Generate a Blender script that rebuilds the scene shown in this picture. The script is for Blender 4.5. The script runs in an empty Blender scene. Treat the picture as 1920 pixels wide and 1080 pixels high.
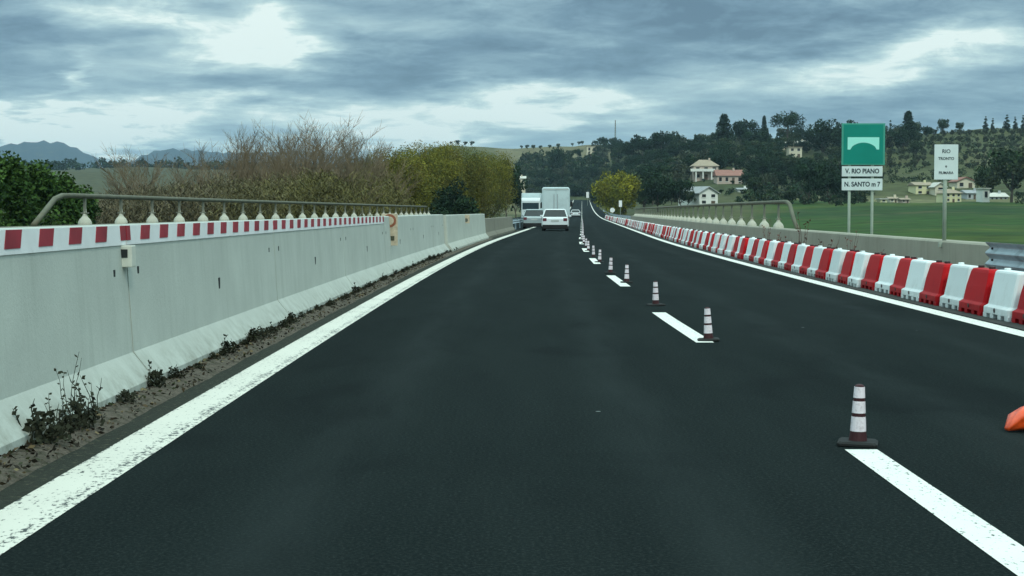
import bpy, math, random
import numpy as np
from mathutils import Vector, Matrix
from math import radians as R, sin, cos, pi, sqrt, atan, atan2, exp

S = bpy.context.scene
F = 2950.0                       # focal length in pixels of the 1920 wide photograph
CAMZ = 1.32
HOR = 396.0

# ------------------------------------------------------------------ camera, sky, sun, exposure
cd = bpy.data.cameras.new("camera"); cam = bpy.data.objects.new("camera", cd)
S.collection.objects.link(cam); S.camera = cam
cam.location = (0, 0, CAMZ)
cam.rotation_euler = (R(90) - atan(144 / F), 0, 0)
cd.sensor_width = 36; cd.lens = 36 * F / 1920
cd.clip_start = 0.1; cd.clip_end = 40000

S.view_settings.view_transform = 'Standard'; S.view_settings.look = 'None'
S.view_settings.exposure = 0.0; S.view_settings.gamma = 1.0
S.cycles.max_bounces = 6; S.cycles.diffuse_bounces = 3; S.cycles.glossy_bounces = 3
S.cycles.volume_bounces = 0; S.cycles.transparent_max_bounces = 8
S.cycles.use_denoising = True

SUN_EL, SUN_AZ = R(48), R(160)   # behind the camera, a little to the right
sl = bpy.data.lights.new("sun", 'SUN'); sun = bpy.data.objects.new("sun", sl); S.collection.objects.link(sun)
sl.energy = 1.5; sl.angle = R(12); sl.color = (1.0, 0.95, 0.84)
sd = Vector((sin(SUN_AZ) * cos(SUN_EL), cos(SUN_AZ) * cos(SUN_EL), sin(SUN_EL)))
sun.rotation_euler = sd.to_track_quat('Z', 'Y').to_euler(); sun.location = (0, -10, 60)

def lin(r, g=None, b=None):
    if g is None: g = b = r
    f = lambda c: (c / 255 / 12.92) if c / 255 <= .04045 else ((c / 255 + .055) / 1.055) ** 2.4
    return (f(r), f(g), f(b), 1)

class NT:
    def __init__(s, tree): s.t = tree; s.n = tree.nodes; s.l = tree.links
    def new(s, typ, **kw):
        n = s.n.new(typ)
        for k, v in kw.items(): setattr(n, k, v)
        return n
    def put(s, sock, v):
        if isinstance(v, bpy.types.NodeSocket): s.l.new(v, sock)
        elif v is not None: sock.default_value = v
    def math(s, op, a, b=None, c=None, clamp=False):
        n = s.new('ShaderNodeMath', operation=op); n.use_clamp = clamp
        s.put(n.inputs[0], a)
        if b is not None: s.put(n.inputs[1], b)
        if c is not None: s.put(n.inputs[2], c)
        return n.outputs[0]
    def vmath(s, op, a, b=None, scale=None):
        n = s.new('ShaderNodeVectorMath', operation=op)
        s.put(n.inputs[0], a)
        if b is not None: s.put(n.inputs[1], b)
        if scale is not None: s.put(n.inputs['Scale'], scale)
        return n.outputs[0]
    def noise(s, vec, scale, detail=4, rough=.55, dist=0.0, col=False):
        n = s.new('ShaderNodeTexNoise'); s.put(n.inputs['Vector'], vec)
        n.inputs['Scale'].default_value = scale; n.inputs['Detail'].default_value = detail
        n.inputs['Roughness'].default_value = rough; n.inputs['Distortion'].default_value = dist
        return n.outputs['Color' if col else 'Fac']
    def ramp(s, fac, stops):
        n = s.new('ShaderNodeValToRGB'); s.put(n.inputs[0], fac); e = n.color_ramp.elements
        e[0].position, e[0].color = stops[0]; e[1].position, e[1].color = stops[-1]
        for p, c in stops[1:-1]:
            k = e.new(p); k.color = c
        return n.outputs[0]
    def mix(s, fac, a, b, mode='MIX'):
        n = s.new('ShaderNodeMix', data_type='RGBA', blend_type=mode)
        s.put(n.inputs[0], fac); s.put(n.inputs[6], a); s.put(n.inputs[7], b)
        return n.outputs[2]
    def maprange(s, v, a, b, c=0., d=1., smooth=False):
        n = s.new('ShaderNodeMapRange'); n.interpolation_type = 'SMOOTHSTEP' if smooth else 'LINEAR'
        s.put(n.inputs[0], v); n.inputs[1].default_value = a; n.inputs[2].default_value = b
        n.inputs[3].default_value = c; n.inputs[4].default_value = d
        return n.outputs[0]

world = bpy.data.worlds.new("World"); S.world = world; world.use_nodes = True
wt = NT(world.node_tree); wt.n.clear()
wout = wt.new('ShaderNodeOutputWorld'); wbg = wt.new('ShaderNodeBackground'); wt.l.new(wbg.outputs[0], wout.inputs[0])
wbg.inputs[1].default_value = 0.1
nish = wt.new('ShaderNodeTexSky'); nish.sky_type = 'NISHITA'; nish.sun_disc = False
nish.sun_elevation = SUN_EL; nish.sun_rotation = SUN_AZ
tc = wt.new('ShaderNodeTexCoord'); dirv = wt.vmath('NORMALIZE', tc.outputs['Generated'])
sp = wt.new('ShaderNodeSeparateXYZ'); wt.l.new(dirv, sp.inputs[0])
dx, dy, dz = sp.outputs
zc = wt.math('MAXIMUM', dz, 0.0)
inv = wt.math('DIVIDE', 1.0, wt.math('ADD', zc, 0.11))
cx = wt.new('ShaderNodeCombineXYZ')
wt.l.new(wt.math('MULTIPLY', dx, inv), cx.inputs[0]); wt.l.new(wt.math('MULTIPLY', dy, inv), cx.inputs[1])
plane = cx.outputs[0]
az = wt.math('ARCTAN2', dx, dy); el = wt.math('ARCSINE', dz)
ae = wt.new('ShaderNodeCombineXYZ'); wt.l.new(az, ae.inputs[0]); wt.l.new(el, ae.inputs[1])
warpn = wt.noise(plane, 1.6, 5, .6, col=True)
warp = wt.vmath('MULTIPLY', wt.vmath('SUBTRACT', warpn, (0.5, 0.5, 0.5)), (0.15, 0.07, 0.0))
aew = wt.vmath('ADD', ae.outputs[0], warp)
n1 = wt.noise(plane, 1.1, 9, .60, .6)
n2 = wt.noise(plane, 4.2, 6, .62, .6)
n3 = wt.noise(wt.vmath('MULTIPLY', ae.outputs[0], (1.0, 3.4, 1.0)), 16.0, 5, .6, .5)
v = wt.math('ADD', wt.maprange(n1, .3, .7, .0, .42), wt.maprange(n2, .3, .7, -.15, .15))
v = wt.math('ADD', v, wt.maprange(n3, .3, .7, -.12, .12))
# cloud features of the sky: (px, py, radius x, radius y, rotation degrees, amount)
BL = [(500, 85, 130, 75, -20, .75), (285, 55, 190, 60, -12, .55), (120, 160, 75, 26, 28, .50), (250, 150, 330, 110, 0, .22),
      (120, 252, 330, 40, -5, 1.15), (480, 235, 420, 40, 0, .40), (850, 215, 400, 60, 4, .45), (1010, 200, 260, 45, -6, .45),
      (1700, 105, 330, 62, 6, .62), (1450, 170, 480, 60, 8, .16), (950, 100, 180, 36, 0, .26), (640, 35, 360, 45, -6, .22),
      (30, 90, 260, 100, -15, -.30), (700, 130, 300, 55, 8, -.34), (450, 190, 420, 42, -4, -.22), (1150, 60, 420, 80, 6, -.26), (1400, 95, 420, 60, 8, -.28),
      (1560, 20, 900, 70, 4, -.20), (1800, 195, 460, 40, 6, -.22), (1300, 220, 420, 60, 4, -.10), (960, 20, 600, 40, 0, -.14)]
wisp = wt.maprange(wt.noise(wt.vmath('MULTIPLY', ae.outputs[0], (1.0, 2.2, 1.0)), 22.0, 7, .62, 1.2), .30, .66, .60, 1.25)
for (bx, by, rx, ry, rot, amp) in BL:
    m = wt.new('ShaderNodeMapping', vector_type='TEXTURE')
    wt.l.new(aew, m.inputs['Vector'])
    m.inputs['Location'].default_value = (atan((bx - 960) / F), (HOR - by) / F, 0)
    m.inputs['Rotation'].default_value = (0, 0, R(rot)); m.inputs['Scale'].default_value = (rx / F, ry / F, 1)
    ln = wt.new('ShaderNodeVectorMath', operation='LENGTH'); wt.l.new(m.outputs[0], ln.inputs[0])
    g = wt.math('MULTIPLY', wt.maprange(ln.outputs['Value'], 1.25, 0.0, 0.0, amp, smooth=True), wisp)
    v = wt.math('ADD', v, g)
cloud = wt.ramp(wt.math('MULTIPLY_ADD', v, .92, .29, clamp=True), [(0.0, lin(90, 117, 138)), (.20, lin(112, 142, 162)), (.45, lin(146, 177, 190)),
                         (.68, lin(180, 209, 214)), (.86, lin(214, 238, 235)), (1.0, (.92, 1.05, .99, 1))])
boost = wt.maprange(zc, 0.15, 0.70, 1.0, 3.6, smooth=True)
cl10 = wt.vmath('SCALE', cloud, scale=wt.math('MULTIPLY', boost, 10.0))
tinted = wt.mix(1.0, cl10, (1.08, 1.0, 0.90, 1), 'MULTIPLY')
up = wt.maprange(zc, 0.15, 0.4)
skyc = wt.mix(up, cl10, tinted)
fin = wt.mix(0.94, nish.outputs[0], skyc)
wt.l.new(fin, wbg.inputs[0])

# ------------------------------------------------------------------ helpers
COL = S.collection
def tag(o, label=None, cat=None, group=None, kind=None):
    if label: o['label'] = label
    if cat: o['category'] = cat
    if group: o['group'] = group
    if kind: o['kind'] = kind
    return o
def empty(name, loc=(0, 0, 0), rz=0.0):
    o = bpy.data.objects.new(name, None); COL.objects.link(o); o.location = loc; o.rotation_euler = (0, 0, rz)
    o.empty_display_size = .2
    return o
def children(o): return [c for c in bpy.data.objects if c.parent == o]
def copy_tree(o, parent=None, kids=None):
    c = o.copy(); COL.objects.link(c); c.parent = parent
    for ch in (KIDS.get(o.name, [])): copy_tree(ch, c)
    return c
KIDS = {}

class MB:
    """collects simple shapes and links them as one mesh object"""
    def __init__(s): s.v = []; s.f = []; s.m = []; s.c = None
    def add(s, vs, fs, mi=0):
        k = len(s.v); s.v += [tuple(p) for p in vs]; s.f += [tuple(i + k for i in f) for f in fs]; s.m += [mi] * len(fs)
    def box(s, x0, x1, y0, y1, z0, z1, mi=0):
        s.add([(x0, y0, z0), (x1, y0, z0), (x1, y1, z0), (x0, y1, z0), (x0, y0, z1), (x1, y0, z1), (x1, y1, z1), (x0, y1, z1)],
              [(0, 3, 2, 1), (4, 5, 6, 7), (0, 1, 5, 4), (1, 2, 6, 5), (2, 3, 7, 6), (3, 0, 4, 7)], mi)
    def tube(s, pts, rad, n=8, mi=0, cap=True):
        rings = []; pts = [Vector(p) for p in pts]
        if not isinstance(rad, (list, tuple)): rad = [rad] * len(pts)
        vs = []; fs = []
        for i, p in enumerate(pts):
            d = (pts[min(i + 1, len(pts) - 1)] - pts[max(i - 1, 0)]).normalized()
            a = d.orthogonal().normalized() if abs(d.z) > .9 else d.cross(Vector((0, 0, 1))).normalized()
            b = d.cross(a).normalized()
            for k in range(n):
                t = 2 * pi * k / n; vs.append(p + (a * cos(t) + b * sin(t)) * rad[i])
        for i in range(len(pts) - 1):
            for k in range(n):
                fs.append((i * n + k, i * n + (k + 1) % n, (i + 1) * n + (k + 1) % n, (i + 1) * n + k))
        if cap: fs.append(tuple(range(n))[::-1]); fs.append(tuple((len(pts) - 1) * n + k for k in range(n)))
        s.add(vs, fs, mi)
    def loft(s, rings, mi=0, cap=True, closed=True):
        n = len(rings[0]); vs = [p for r in rings for p in r]; fs = []
        for i in range(len(rings) - 1):
            for k in range(n if closed else n - 1):
                fs.append((i * n + k, i * n + (k + 1) % n, (i + 1) * n + (k + 1) % n, (i + 1) * n + k))
        if cap and closed:
            fs.append(tuple(range(n))[::-1]); fs.append(tuple((len(rings) - 1) * n + k for k in range(n)))
        s.add(vs, fs, mi)
    def build(s, name, mats, parent=None, smooth=False, bevel=0.0, seg=2):
        me = bpy.data.meshes.new(name); me.from_pydata(s.v, [], s.f)
        if not isinstance(mats, (list, tuple)): mats = [mats]
        for m in mats: me.materials.append(m)
        me.polygons.foreach_set('material_index', s.m)
        me.validate()
        import bmesh
        bm = bmesh.new(); bm.from_mesh(me); bmesh.ops.recalc_face_normals(bm, faces=bm.faces)
        if bevel > 0:
            ed = [e for e in bm.edges if e.is_manifold and e.calc_face_angle(0) > .5]
            bmesh.ops.bevel(bm, geom=ed, offset=bevel, segments=seg, affect='EDGES', profile=.6)
        bm.to_mesh(me); bm.free()
        if smooth: me.shade_smooth()
        o = bpy.data.objects.new(name, me); COL.objects.link(o)
        if parent is not None:
            o.parent = parent; KIDS.setdefault(parent.name, []).append(o)
        return o

def mat(name, base, rough=.7, var=.15, scale=3.0, bump=0.0, bscale=20.0, spec=.3, metal=0.0, dirt=None, dirtscale=1.0, coord='Object', stretch=(1, 1, 1), attr=None, dlo=.55, dhi=.75):
    m = bpy.data.materials.new(name); m.use_nodes = True; t = NT(m.node_tree); b = t.n['Principled BSDF']
    tc = t.new('ShaderNodeTexCoord'); co = tc.outputs[coord]
    if stretch != (1, 1, 1): co = t.vmath('MULTIPLY', co, stretch)
    if attr:
        a = t.new('ShaderNodeAttribute'); a.attribute_name = attr; bc = a.outputs['Color']
    else: bc = tuple(base[:3]) + (1,)
    n = t.noise(co, scale, 6, .6)
    f = t.maprange(n, .25, .75, 1 - var, 1 + var)
    sc = t.vmath('SCALE', bc if attr else None, scale=f)
    if not attr: sc.node.inputs[0].default_value = bc[:3]
    colr = sc
    if dirt:
        n2 = t.noise(co, dirtscale, 7, .65)
        colr = t.mix(t.maprange(n2, dlo, dhi), colr, tuple(dirt[:3]) + (1,))
    t.l.new(colr, b.inputs['Base Color'])
    b.inputs['Roughness'].default_value = rough; b.inputs['Metallic'].default_value = metal
    b.inputs['Specular IOR Level'].default_value = spec
    if bump:
        bn = t.new('ShaderNodeBump'); bn.inputs['Strength'].default_value = bump; bn.inputs['Distance'].default_value = .02
        t.l.new(t.noise(co, bscale, 5, .6), bn.inputs['Height']); t.l.new(bn.outputs[0], b.inputs['Normal'])
    return m

# ------------------------------------------------------------------ the road's line in plan and profile
RR = 1850.0
def cv(Y):
    if Y < 0: return 0.0
    return Y * Y / (2 * RR) if Y < 82 else 82 * 82 / (2 * RR) + (Y - 82) * 82 / RR
def slope(Y): return max(0, min(Y, 82)) / RR
def ev(Y):
    if Y < 230: return 0.0
    if Y < 700: return 5.6 * ((Y - 230) / 470) ** 2
    return 5.6 + (Y - 700) * .0238
def W(x, Y, z=0.0): return (x + cv(Y), Y, z + ev(Y))
def heading(Y): return -atan(slope(Y))

def sst(a, b, x):
    t = np.clip((x - a) / (b - a), 0, 1); return t * t * (3 - 2 * t)

# ground heights by bearing (pixel column) and distance
DD = np.array([0, 30, 100, 180, 280, 400, 550, 750, 1000, 1400, 2500, 6000, 12000.])
CP = np.array([-600, 700, 850, 960, 1110, 1200, 1350, 1500, 1650, 1900, 2600.])
HT = np.array([
 [-4, -4, -4, -4, -3, 0, 6, 14, 24, 37, 40, 20, 0],
 [-4, -4, -4, -4, -3, 0, 6, 14, 26, 37, 40, 20, 0],
 [-4, -4, -3.5, -3, -2, 2, 8, 20, 44, 30, 20, 10, 0],
 [-3, -3, -2.5, -1.5, -.4, .8, 3, 9, 44, 30, 20, 10, 0],
 [-3, -3, -2.5, -1.5, -.4, .8, 3, 10, 45, 30, 20, 10, 0],
 [-2, -2, -1.6, -1, 0, 3, 12, 30, 44, 30, 20, 10, 0],
 [-1.6, -1.6, -1.4, -1, 0.3, 5, 17, 35, 40, 25, 20, 10, 0],
 [-1.5, -1.5, -1.3, -.8, 1.0, 4.2, 16, 36, 38, 25, 20, 10, 0],
 [-1.5, -1.5, -1.3, -.7, 1.3, 3.8, 15.5, 36, 38, 25, 20, 10, 0],
 [-1.5, -1.5, -1.3, -.6, 1.5, 3.8, 15.5, 38, 44, 30, 20, 10, 0],
 [-1.5, -1.5, -1.3, -.6, 1.5, 3.8, 15.5, 38, 44, 30, 20, 10, 0]])
MPX = np.array([-900, -150, -40, 0, 30, 60, 85, 110, 125, 150, 180, 215, 235, 260, 290, 330, 420, 560, 700, 800, 1500.])
MPY = np.array([330, 300, 289, 283, 276, 273, 272.5, 273, 277, 287, 300, 316, 316, 300, 288, 283, 290, 286, 300, 325, 330.])
cvv = np.vectorize(cv); evv = np.vectorize(ev)
def H(X, Y):
    X = np.asarray(X, float); Y = np.asarray(Y, float)
    D = np.sqrt(X * X + Y * Y); a = np.clip(np.arctan2(X, Y), -.6, .6); px = 960 + F * np.tan(a)
    px = np.clip(px, -600, 2600)
    ci = np.clip(np.searchsorted(CP, px) - 1, 0, len(CP) - 2); ct = (px - CP[ci]) / (CP[ci + 1] - CP[ci]); ct = ct * ct * (3 - 2 * ct)
    Dc = np.clip(D, 0, 11999); di = np.clip(np.searchsorted(DD, Dc, side='right') - 1, 0, len(DD) - 2); dt = (Dc - DD[di]) / (DD[di + 1] - DD[di])
    h = (HT[ci, di] * (1 - dt) + HT[ci, di + 1] * dt) * (1 - ct) + (HT[ci + 1, di] * (1 - dt) + HT[ci + 1, di + 1] * dt) * ct
    amp = sst(250, 900, D)
    h = h + amp * (1.6 * np.sin(X * .021 + 1) * np.sin(Y * .017) + .9 * np.sin(X * .055 + Y * .03) + .5 * np.sin(X * .11 - Y * .07 + 2))
    h = h + sst(30, 120, D) * .12 * np.sin(X * .3 + 1.3 * np.sin(Y * .09))
    # far mountains
    my = np.interp(px, MPX, MPY); mh = (HOR - my) / F * 5500
    mh = mh * (1 + .012 * np.sin(px * .31) + .008 * np.sin(px * .83))
    h = h + np.maximum(mh - 40, 0) * np.exp(-((D - 5500) / 600) ** 2) * (Y > 0) + 20 * np.exp(-((D - 5500) / 900) ** 2)
    # corridor of the road
    Yc = np.clip(Y, -60, 760); lat = np.abs(X - cvv(Yc) + 1.5)
    inner = 11.0; w = sst(inner, inner + 9 + .01 * D, lat) ; end = sst(745, 800, Y)
    w = np.maximum(w, end)
    tgt = evv(Yc) - (.35 + 3.2 * (1 - sst(110, 190, Y)))
    return h * w + tgt * (1 - w)
def h1(x, y): return float(H(x, y))
def spot(px, D):
    """world x, y at a bearing and a distance ahead"""
    return ((px - 960) / F * D, D)

# ------------------------------------------------------------------ materials
M = {}
def asphalt():
    m = bpy.data.materials.new("asphalt"); m.use_nodes = True; t = NT(m.node_tree); b = t.n['Principled BSDF']
    tc = t.new('ShaderNodeTexCoord'); co = tc.outputs['Object']
    big = t.noise(t.vmath('MULTIPLY', co, (1, .35, 1)), .35, 5, .55)
    fine = t.noise(co, 55, 4, .75)
    mid = t.noise(t.vmath('MULTIPLY', co, (1.0, .12, 1)), 2.2, 5, .6)
    c = t.mix(t.maprange(big, .3, .7), (0.0036, 0.0078, 0.0080, 1), (0.0075, 0.0125, 0.0125, 1))
    c = t.mix(t.maprange(mid, .35, .75, 0, .4), c, (0.013, 0.021, 0.020, 1))
    c = t.mix(t.maprange(fine, .48, .74, 0, .75), c, (0.036, 0.046, 0.043, 1))
    uv = t.new('ShaderNodeUVMap'); uv.uv_map = 'UVMap'; us = t.new('ShaderNodeSeparateXYZ'); t.l.new(uv.outputs[0], us.inputs[0])
    xl = t.math('SUBTRACT', t.math('MULTIPLY', us.outputs[0], 18.6), 10.7); trk = None
    for x0 in (-.95, .80, 2.85, 4.55):
        g = t.maprange(t.math('ABSOLUTE', t.math('SUBTRACT', xl, x0)), .42, .0, 0, 1, smooth=True)
        trk = g if trk is None else t.math('ADD', trk, g)
    c = t.mix(t.math('MULTIPLY', trk, t.maprange(mid, .3, .7, .05, .50)), c, (.021, .029, .029, 1))
    blot = t.noise(t.vmath('MULTIPLY', co, (.55, .28, 1)), 1.0, 4, .55, 1.5)
    c = t.mix(t.maprange(blot, .54, .72, 0, .5), c, (.0045, .0075, .0080, 1))
    vo = t.new('ShaderNodeTexVoronoi'); vo.feature = 'F1'; t.l.new(co, vo.inputs['Vector']); vo.inputs['Scale'].default_value = 1.5
    sepc = t.new('ShaderNodeSeparateColor'); t.l.new(vo.outputs['Color'], sepc.inputs[0])
    thr = t.math('MULTIPLY', t.maprange(sepc.outputs[0], .40, 1.0), .036)
    speck = t.math('LESS_THAN', vo.outputs['Distance'], thr)
    c = t.mix(t.math('MULTIPLY', speck, .6), c, (.30, .34, .33, 1))
    t.l.new(c, b.inputs['Base Color']); b.inputs['Roughness'].default_value = .95; b.inputs['Specular IOR Level'].default_value = .035
    bn = t.new('ShaderNodeBump'); bn.inputs['Strength'].default_value = .5; bn.inputs['Distance'].default_value = .01
    t.l.new(fine, bn.inputs['Height']); t.l.new(bn.outputs[0], b.inputs['Normal'])
    return m
M['asphalt'] = asphalt()
def paint(name, base, xin, xout, worn):
    """road paint, chipped towards its two edges; X is given in the UV map"""
    m = bpy.data.materials.new(name); m.use_nodes = True; t = NT(m.node_tree); b = t.n['Principled BSDF']
    uv = t.new('ShaderNodeUVMap'); uv.uv_map = 'UVMap'; s = t.new('ShaderNodeSeparateXYZ'); t.l.new(uv.outputs[0], s.inputs[0])
    tc = t.new('ShaderNodeTexCoord'); co = tc.outputs['Object']
    edge = t.math('MULTIPLY', t.math('ABSOLUTE', t.math('SUBTRACT', s.outputs[0], .5)), 2.0)
    n = t.noise(t.vmath('MULTIPLY', co, (1.0, .6, 1.0)), 38, 4, .7); n2 = t.noise(co, 1.6, 4, .6)
    bandr = t.math('SUBTRACT', 1.0, t.math('MULTIPLY', t.math('ABSOLUTE', t.math('SUBTRACT', s.outputs[0], .80)), 5.0), clamp=True)
    k = t.math('ADD', t.math('ADD', n, t.math('MULTIPLY', bandr, .13 * worn)), t.math('MULTIPLY', t.math('POWER', edge, 9.0), .10 * worn))
    k = t.math('ADD', k, t.math('MULTIPLY', t.math('SUBTRACT', n2, .5), .35 * worn))
    hole = t.maprange(k, .60, .66)
    c = t.mix(t.maprange(n2, .3, .7, 0, .35), tuple(base) + (1,), tuple(x * .8 for x in base) + (1,))
    c = t.mix(hole, c, (.03, .04, .038, 1))
    t.l.new(c, b.inputs['Base Color']); b.inputs['Roughness'].default_value = .6
    return m
M['line_worn'] = paint("worn_line_paint", (.66, .66, .57), 0, 0, .85)
M['line'] = paint("line_paint", (.72, .74, .67), 0, 0, .3)
def concrete(name, base, stain, amt=.4):
    m = bpy.data.materials.new(name); m.use_nodes = True; t = NT(m.node_tree); b = t.n['Principled BSDF']
    tc = t.new('ShaderNodeTexCoord'); geo = t.new('ShaderNodeNewGeometry'); co = geo.outputs['Position']
    a = t.noise(co, 1.1, 6, .6); s1 = t.noise(t.vmath('MULTIPLY', co, (1, 3.2, .35)), 2.0, 6, .65); fn = t.noise(co, 45, 4, .6)
    c = t.mix(t.maprange(a, .3, .7), tuple(x * .90 for x in base) + (1,), tuple(min(1, x * 1.08) for x in base) + (1,))
    c = t.mix(t.maprange(s1, .52, .80, 0, amt), c, tuple(stain) + (1,))
    sx = t.new('ShaderNodeSeparateXYZ'); t.l.new(co, sx.inputs[0])
    low = t.math('MULTIPLY', t.maprange(sx.outputs[2], .30, .02), t.maprange(t.noise(co, 7, 5, .7), .42, .66))
    c = t.mix(t.math('MULTIPLY', low, .75), c, (stain[0] * .55, stain[1] * .5, stain[2] * .42, 1))
    c = t.mix(t.maprange(fn, .3, .8, 0, .16), c, tuple(x * .55 for x in base) + (1,))
    t.l.new(c, b.inputs['Base Color']); b.inputs['Roughness'].default_value = .88; b.inputs['Specular IOR Level'].default_value = .2
    bn = t.new('ShaderNodeBump'); bn.inputs['Strength'].default_value = .25; bn.inputs['Distance'].default_value = .01
    t.l.new(fn, bn.inputs['Height']); t.l.new(bn.outputs[0], b.inputs['Normal'])
    return m
M['conc'] = concrete("pale_concrete", (.445, .49, .44), (.29, .325, .28), .5)
M['conc_new'] = concrete("lighter_concrete", (.45, .49, .43), (.31, .34, .29), .55)
M['conc_old'] = concrete("old_concrete", (.205, .205, .16), (.11, .105, .08), .7)
M['conc_par'] = concrete("parapet_concrete", (.31, .31, .245), (.17, .165, .125), .6)
M['conc_post'] = concrete("post_concrete", (.50, .51, .42), (.2, .21, .16), .4)
M['rail'] = mat("weathered_rail_steel", (.12, .125, .085), .7, .25, 2.5, metal=.2, dirt=(.12, .10, .06), dirtscale=3)
M['rail_base'] = mat("dull_steel", (.17, .18, .14), .7, .2, 3)
M['zinc'] = mat("zinc_steel", (.36, .44, .47), .45, .15, 4, metal=.45, dirt=(.2, .25, .27), dirtscale=2.5)
M['dark'] = mat("dark_void", (.02, .025, .025), .9)
M['rubber'] = mat("black_rubber", (.012, .014, .013), .8, .2, 8)
M['band_white'] = mat("band_white_paint", (.72, .75, .74), .55, .10, 3, dirt=(.45, .45, .42), dirtscale=5, dlo=.6, dhi=.85)
M['band_red'] = mat("band_red_paint", (.27, .018, .03), .55, .3, 4, dirt=(.35, .16, .15), dirtscale=7, dlo=.6, dhi=.85)
def plastic(name, base, dirtc):
    m = bpy.data.materials.new(name); m.use_nodes = True; t = NT(m.node_tree); b = t.n['Principled BSDF']
    tc = t.new('ShaderNodeTexCoord'); co = tc.outputs['Object']; oi = t.new('ShaderNodeObjectInfo')
    off = t.vmath('ADD', co, None); cmb = t.new('ShaderNodeCombineXYZ'); t.l.new(t.math('MULTIPLY', oi.outputs['Random'], 37.0), cmb.inputs[0]); t.l.new(cmb.outputs[0], off.node.inputs[1])
    f = t.math('ADD', .86, t.math('MULTIPLY', oi.outputs['Random'], .24))
    sc = t.vmath('SCALE', None, scale=f); sc.node.inputs[0].default_value = base
    s = t.new('ShaderNodeSeparateXYZ'); t.l.new(co, s.inputs[0])
    low = t.math('MULTIPLY', t.maprange(s.outputs[2], .35, .0), t.maprange(t.noise(off, 6, 6, .7), .35, .75))
    c = t.mix(t.math('MULTIPLY', low, .8), sc, tuple(dirtc) + (1,))
    c = t.mix(t.maprange(t.noise(off, 3.0, 6, .7), .55, .9, 0, .5), c, tuple(dirtc) + (1,))
    t.l.new(c, b.inputs['Base Color']); b.inputs['Roughness'].default_value = .55; b.inputs['Specular IOR Level'].default_value = .12
    return m
M['pl_red'] = plastic("red_plastic", (.43, .004, .007), (.10, .006, .010))
M['pl_white'] = plastic("white_plastic", (.72, .78, .77), (.42, .43, .40))
M['pl_cap'] = mat("dark_cap_plastic", (.05, .03, .03), .5)
M['cone_red'] = mat("delineator_dark_red", (.040, .010, .012), .6, .2, 10)
M['cone_white'] = mat("reflective_white", (.74, .69, .72), .35, .12, 20, dirt=(.42, .36, .37), dirtscale=34, dlo=.5, dhi=.75)
M['orange'] = mat("orange_plastic", (.80, .085, .012), .22, .35, 14, spec=.7, dirt=(.45, .03, .01), dirtscale=9)
M['orange_light'] = mat("pale_orange_plastic", (.90, .45, .30), .3, .15, 14)
M['sign_green'] = mat("sign_green", (.0, .225, .17), .5, .08, 1.5)
M['sign_white'] = mat("sign_white", (.62, .72, .70), .5, .08, 3)
M['sign_mark'] = mat("sign_mark_white", (.35, .85, .72), .5, .04, 3)
M['sign_ink'] = mat("sign_ink", (.012, .035, .045), .5)
M['pole'] = mat("sign_pole_steel", (.30, .36, .29), .5, .15, 5)
M['beige'] = mat("beige_plastic", (.55, .58, .50), .6, .1, 10)
M['rust'] = mat("rusty_paint", (.30, .20, .12), .8, .3, 20)
M['sign_worn'] = mat("worn_sign_sheet", (.46, .40, .29), .7, .25, 14, dirt=(.28, .20, .13), dirtscale=12)
M['sign_ring'] = mat("faded_red_ring", (.24, .085, .045), .7, .3, 20)
M['car_white'] = mat("white_car_paint", (.66, .73, .73), .25, .03, 2, spec=.5)
M['car_silver'] = mat("silver_car_paint", (.33, .40, .40), .3, .03, 2, spec=.5, metal=.3)
M['glass'] = mat("car_glass", (.008, .014, .014), .08, .02, 2, spec=.6)
M['glass_truck'] = mat("truck_glass", (.02, .04, .05), .1, .02, 2, spec=.6)
M['tyre'] = mat("tyre", (.012, .012, .012), .9)
M['rim'] = mat("rim_metal", (.35, .36, .37), .4, metal=.6)
M['tail'] = mat("tail_lamp_red", (.13, .03, .04), .3)
M['lamp'] = mat("head_lamp", (.8, .85, .85), .15)
M['plate'] = mat("plate", (.42, .46, .44), .5)
M['truck_box'] = mat("truck_box_white", (.50, .62, .62), .5, .08, 1.2, dirt=(.36, .46, .46), dirtscale=.8)
M['black_trim'] = mat("black_trim", (.01, .012, .012), .7)
def foliage(name, var=.35, scale=1.2, rough=.75):
    return mat(name, None, rough, var, scale, attr='Col', spec=.15)
M['leaf'] = foliage("foliage", .25, .35)
M['bark'] = mat("bark", (.075, .065, .048), .9, .3, 5)
M['barebark'] = mat("bare_branch_bark", (.155, .120, .072), .9, .25, 1.5)
def dirtmat():
    m = mat("verge_dirt_and_moss", (.12, .105, .080), .95, .6, 34, bump=1.0, bscale=90, dirt=(.04, .042, .022), dirtscale=17, dlo=.50, dhi=.62)
    return m
M['dirt'] = dirtmat()
M['moss'] = mat("dark_moss_gutter", (.020, .026, .017), .95, .5, 30, bump=.8, bscale=90, dirt=(.12, .11, .07), dirtscale=22, dlo=.57, dhi=.7)

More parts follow.
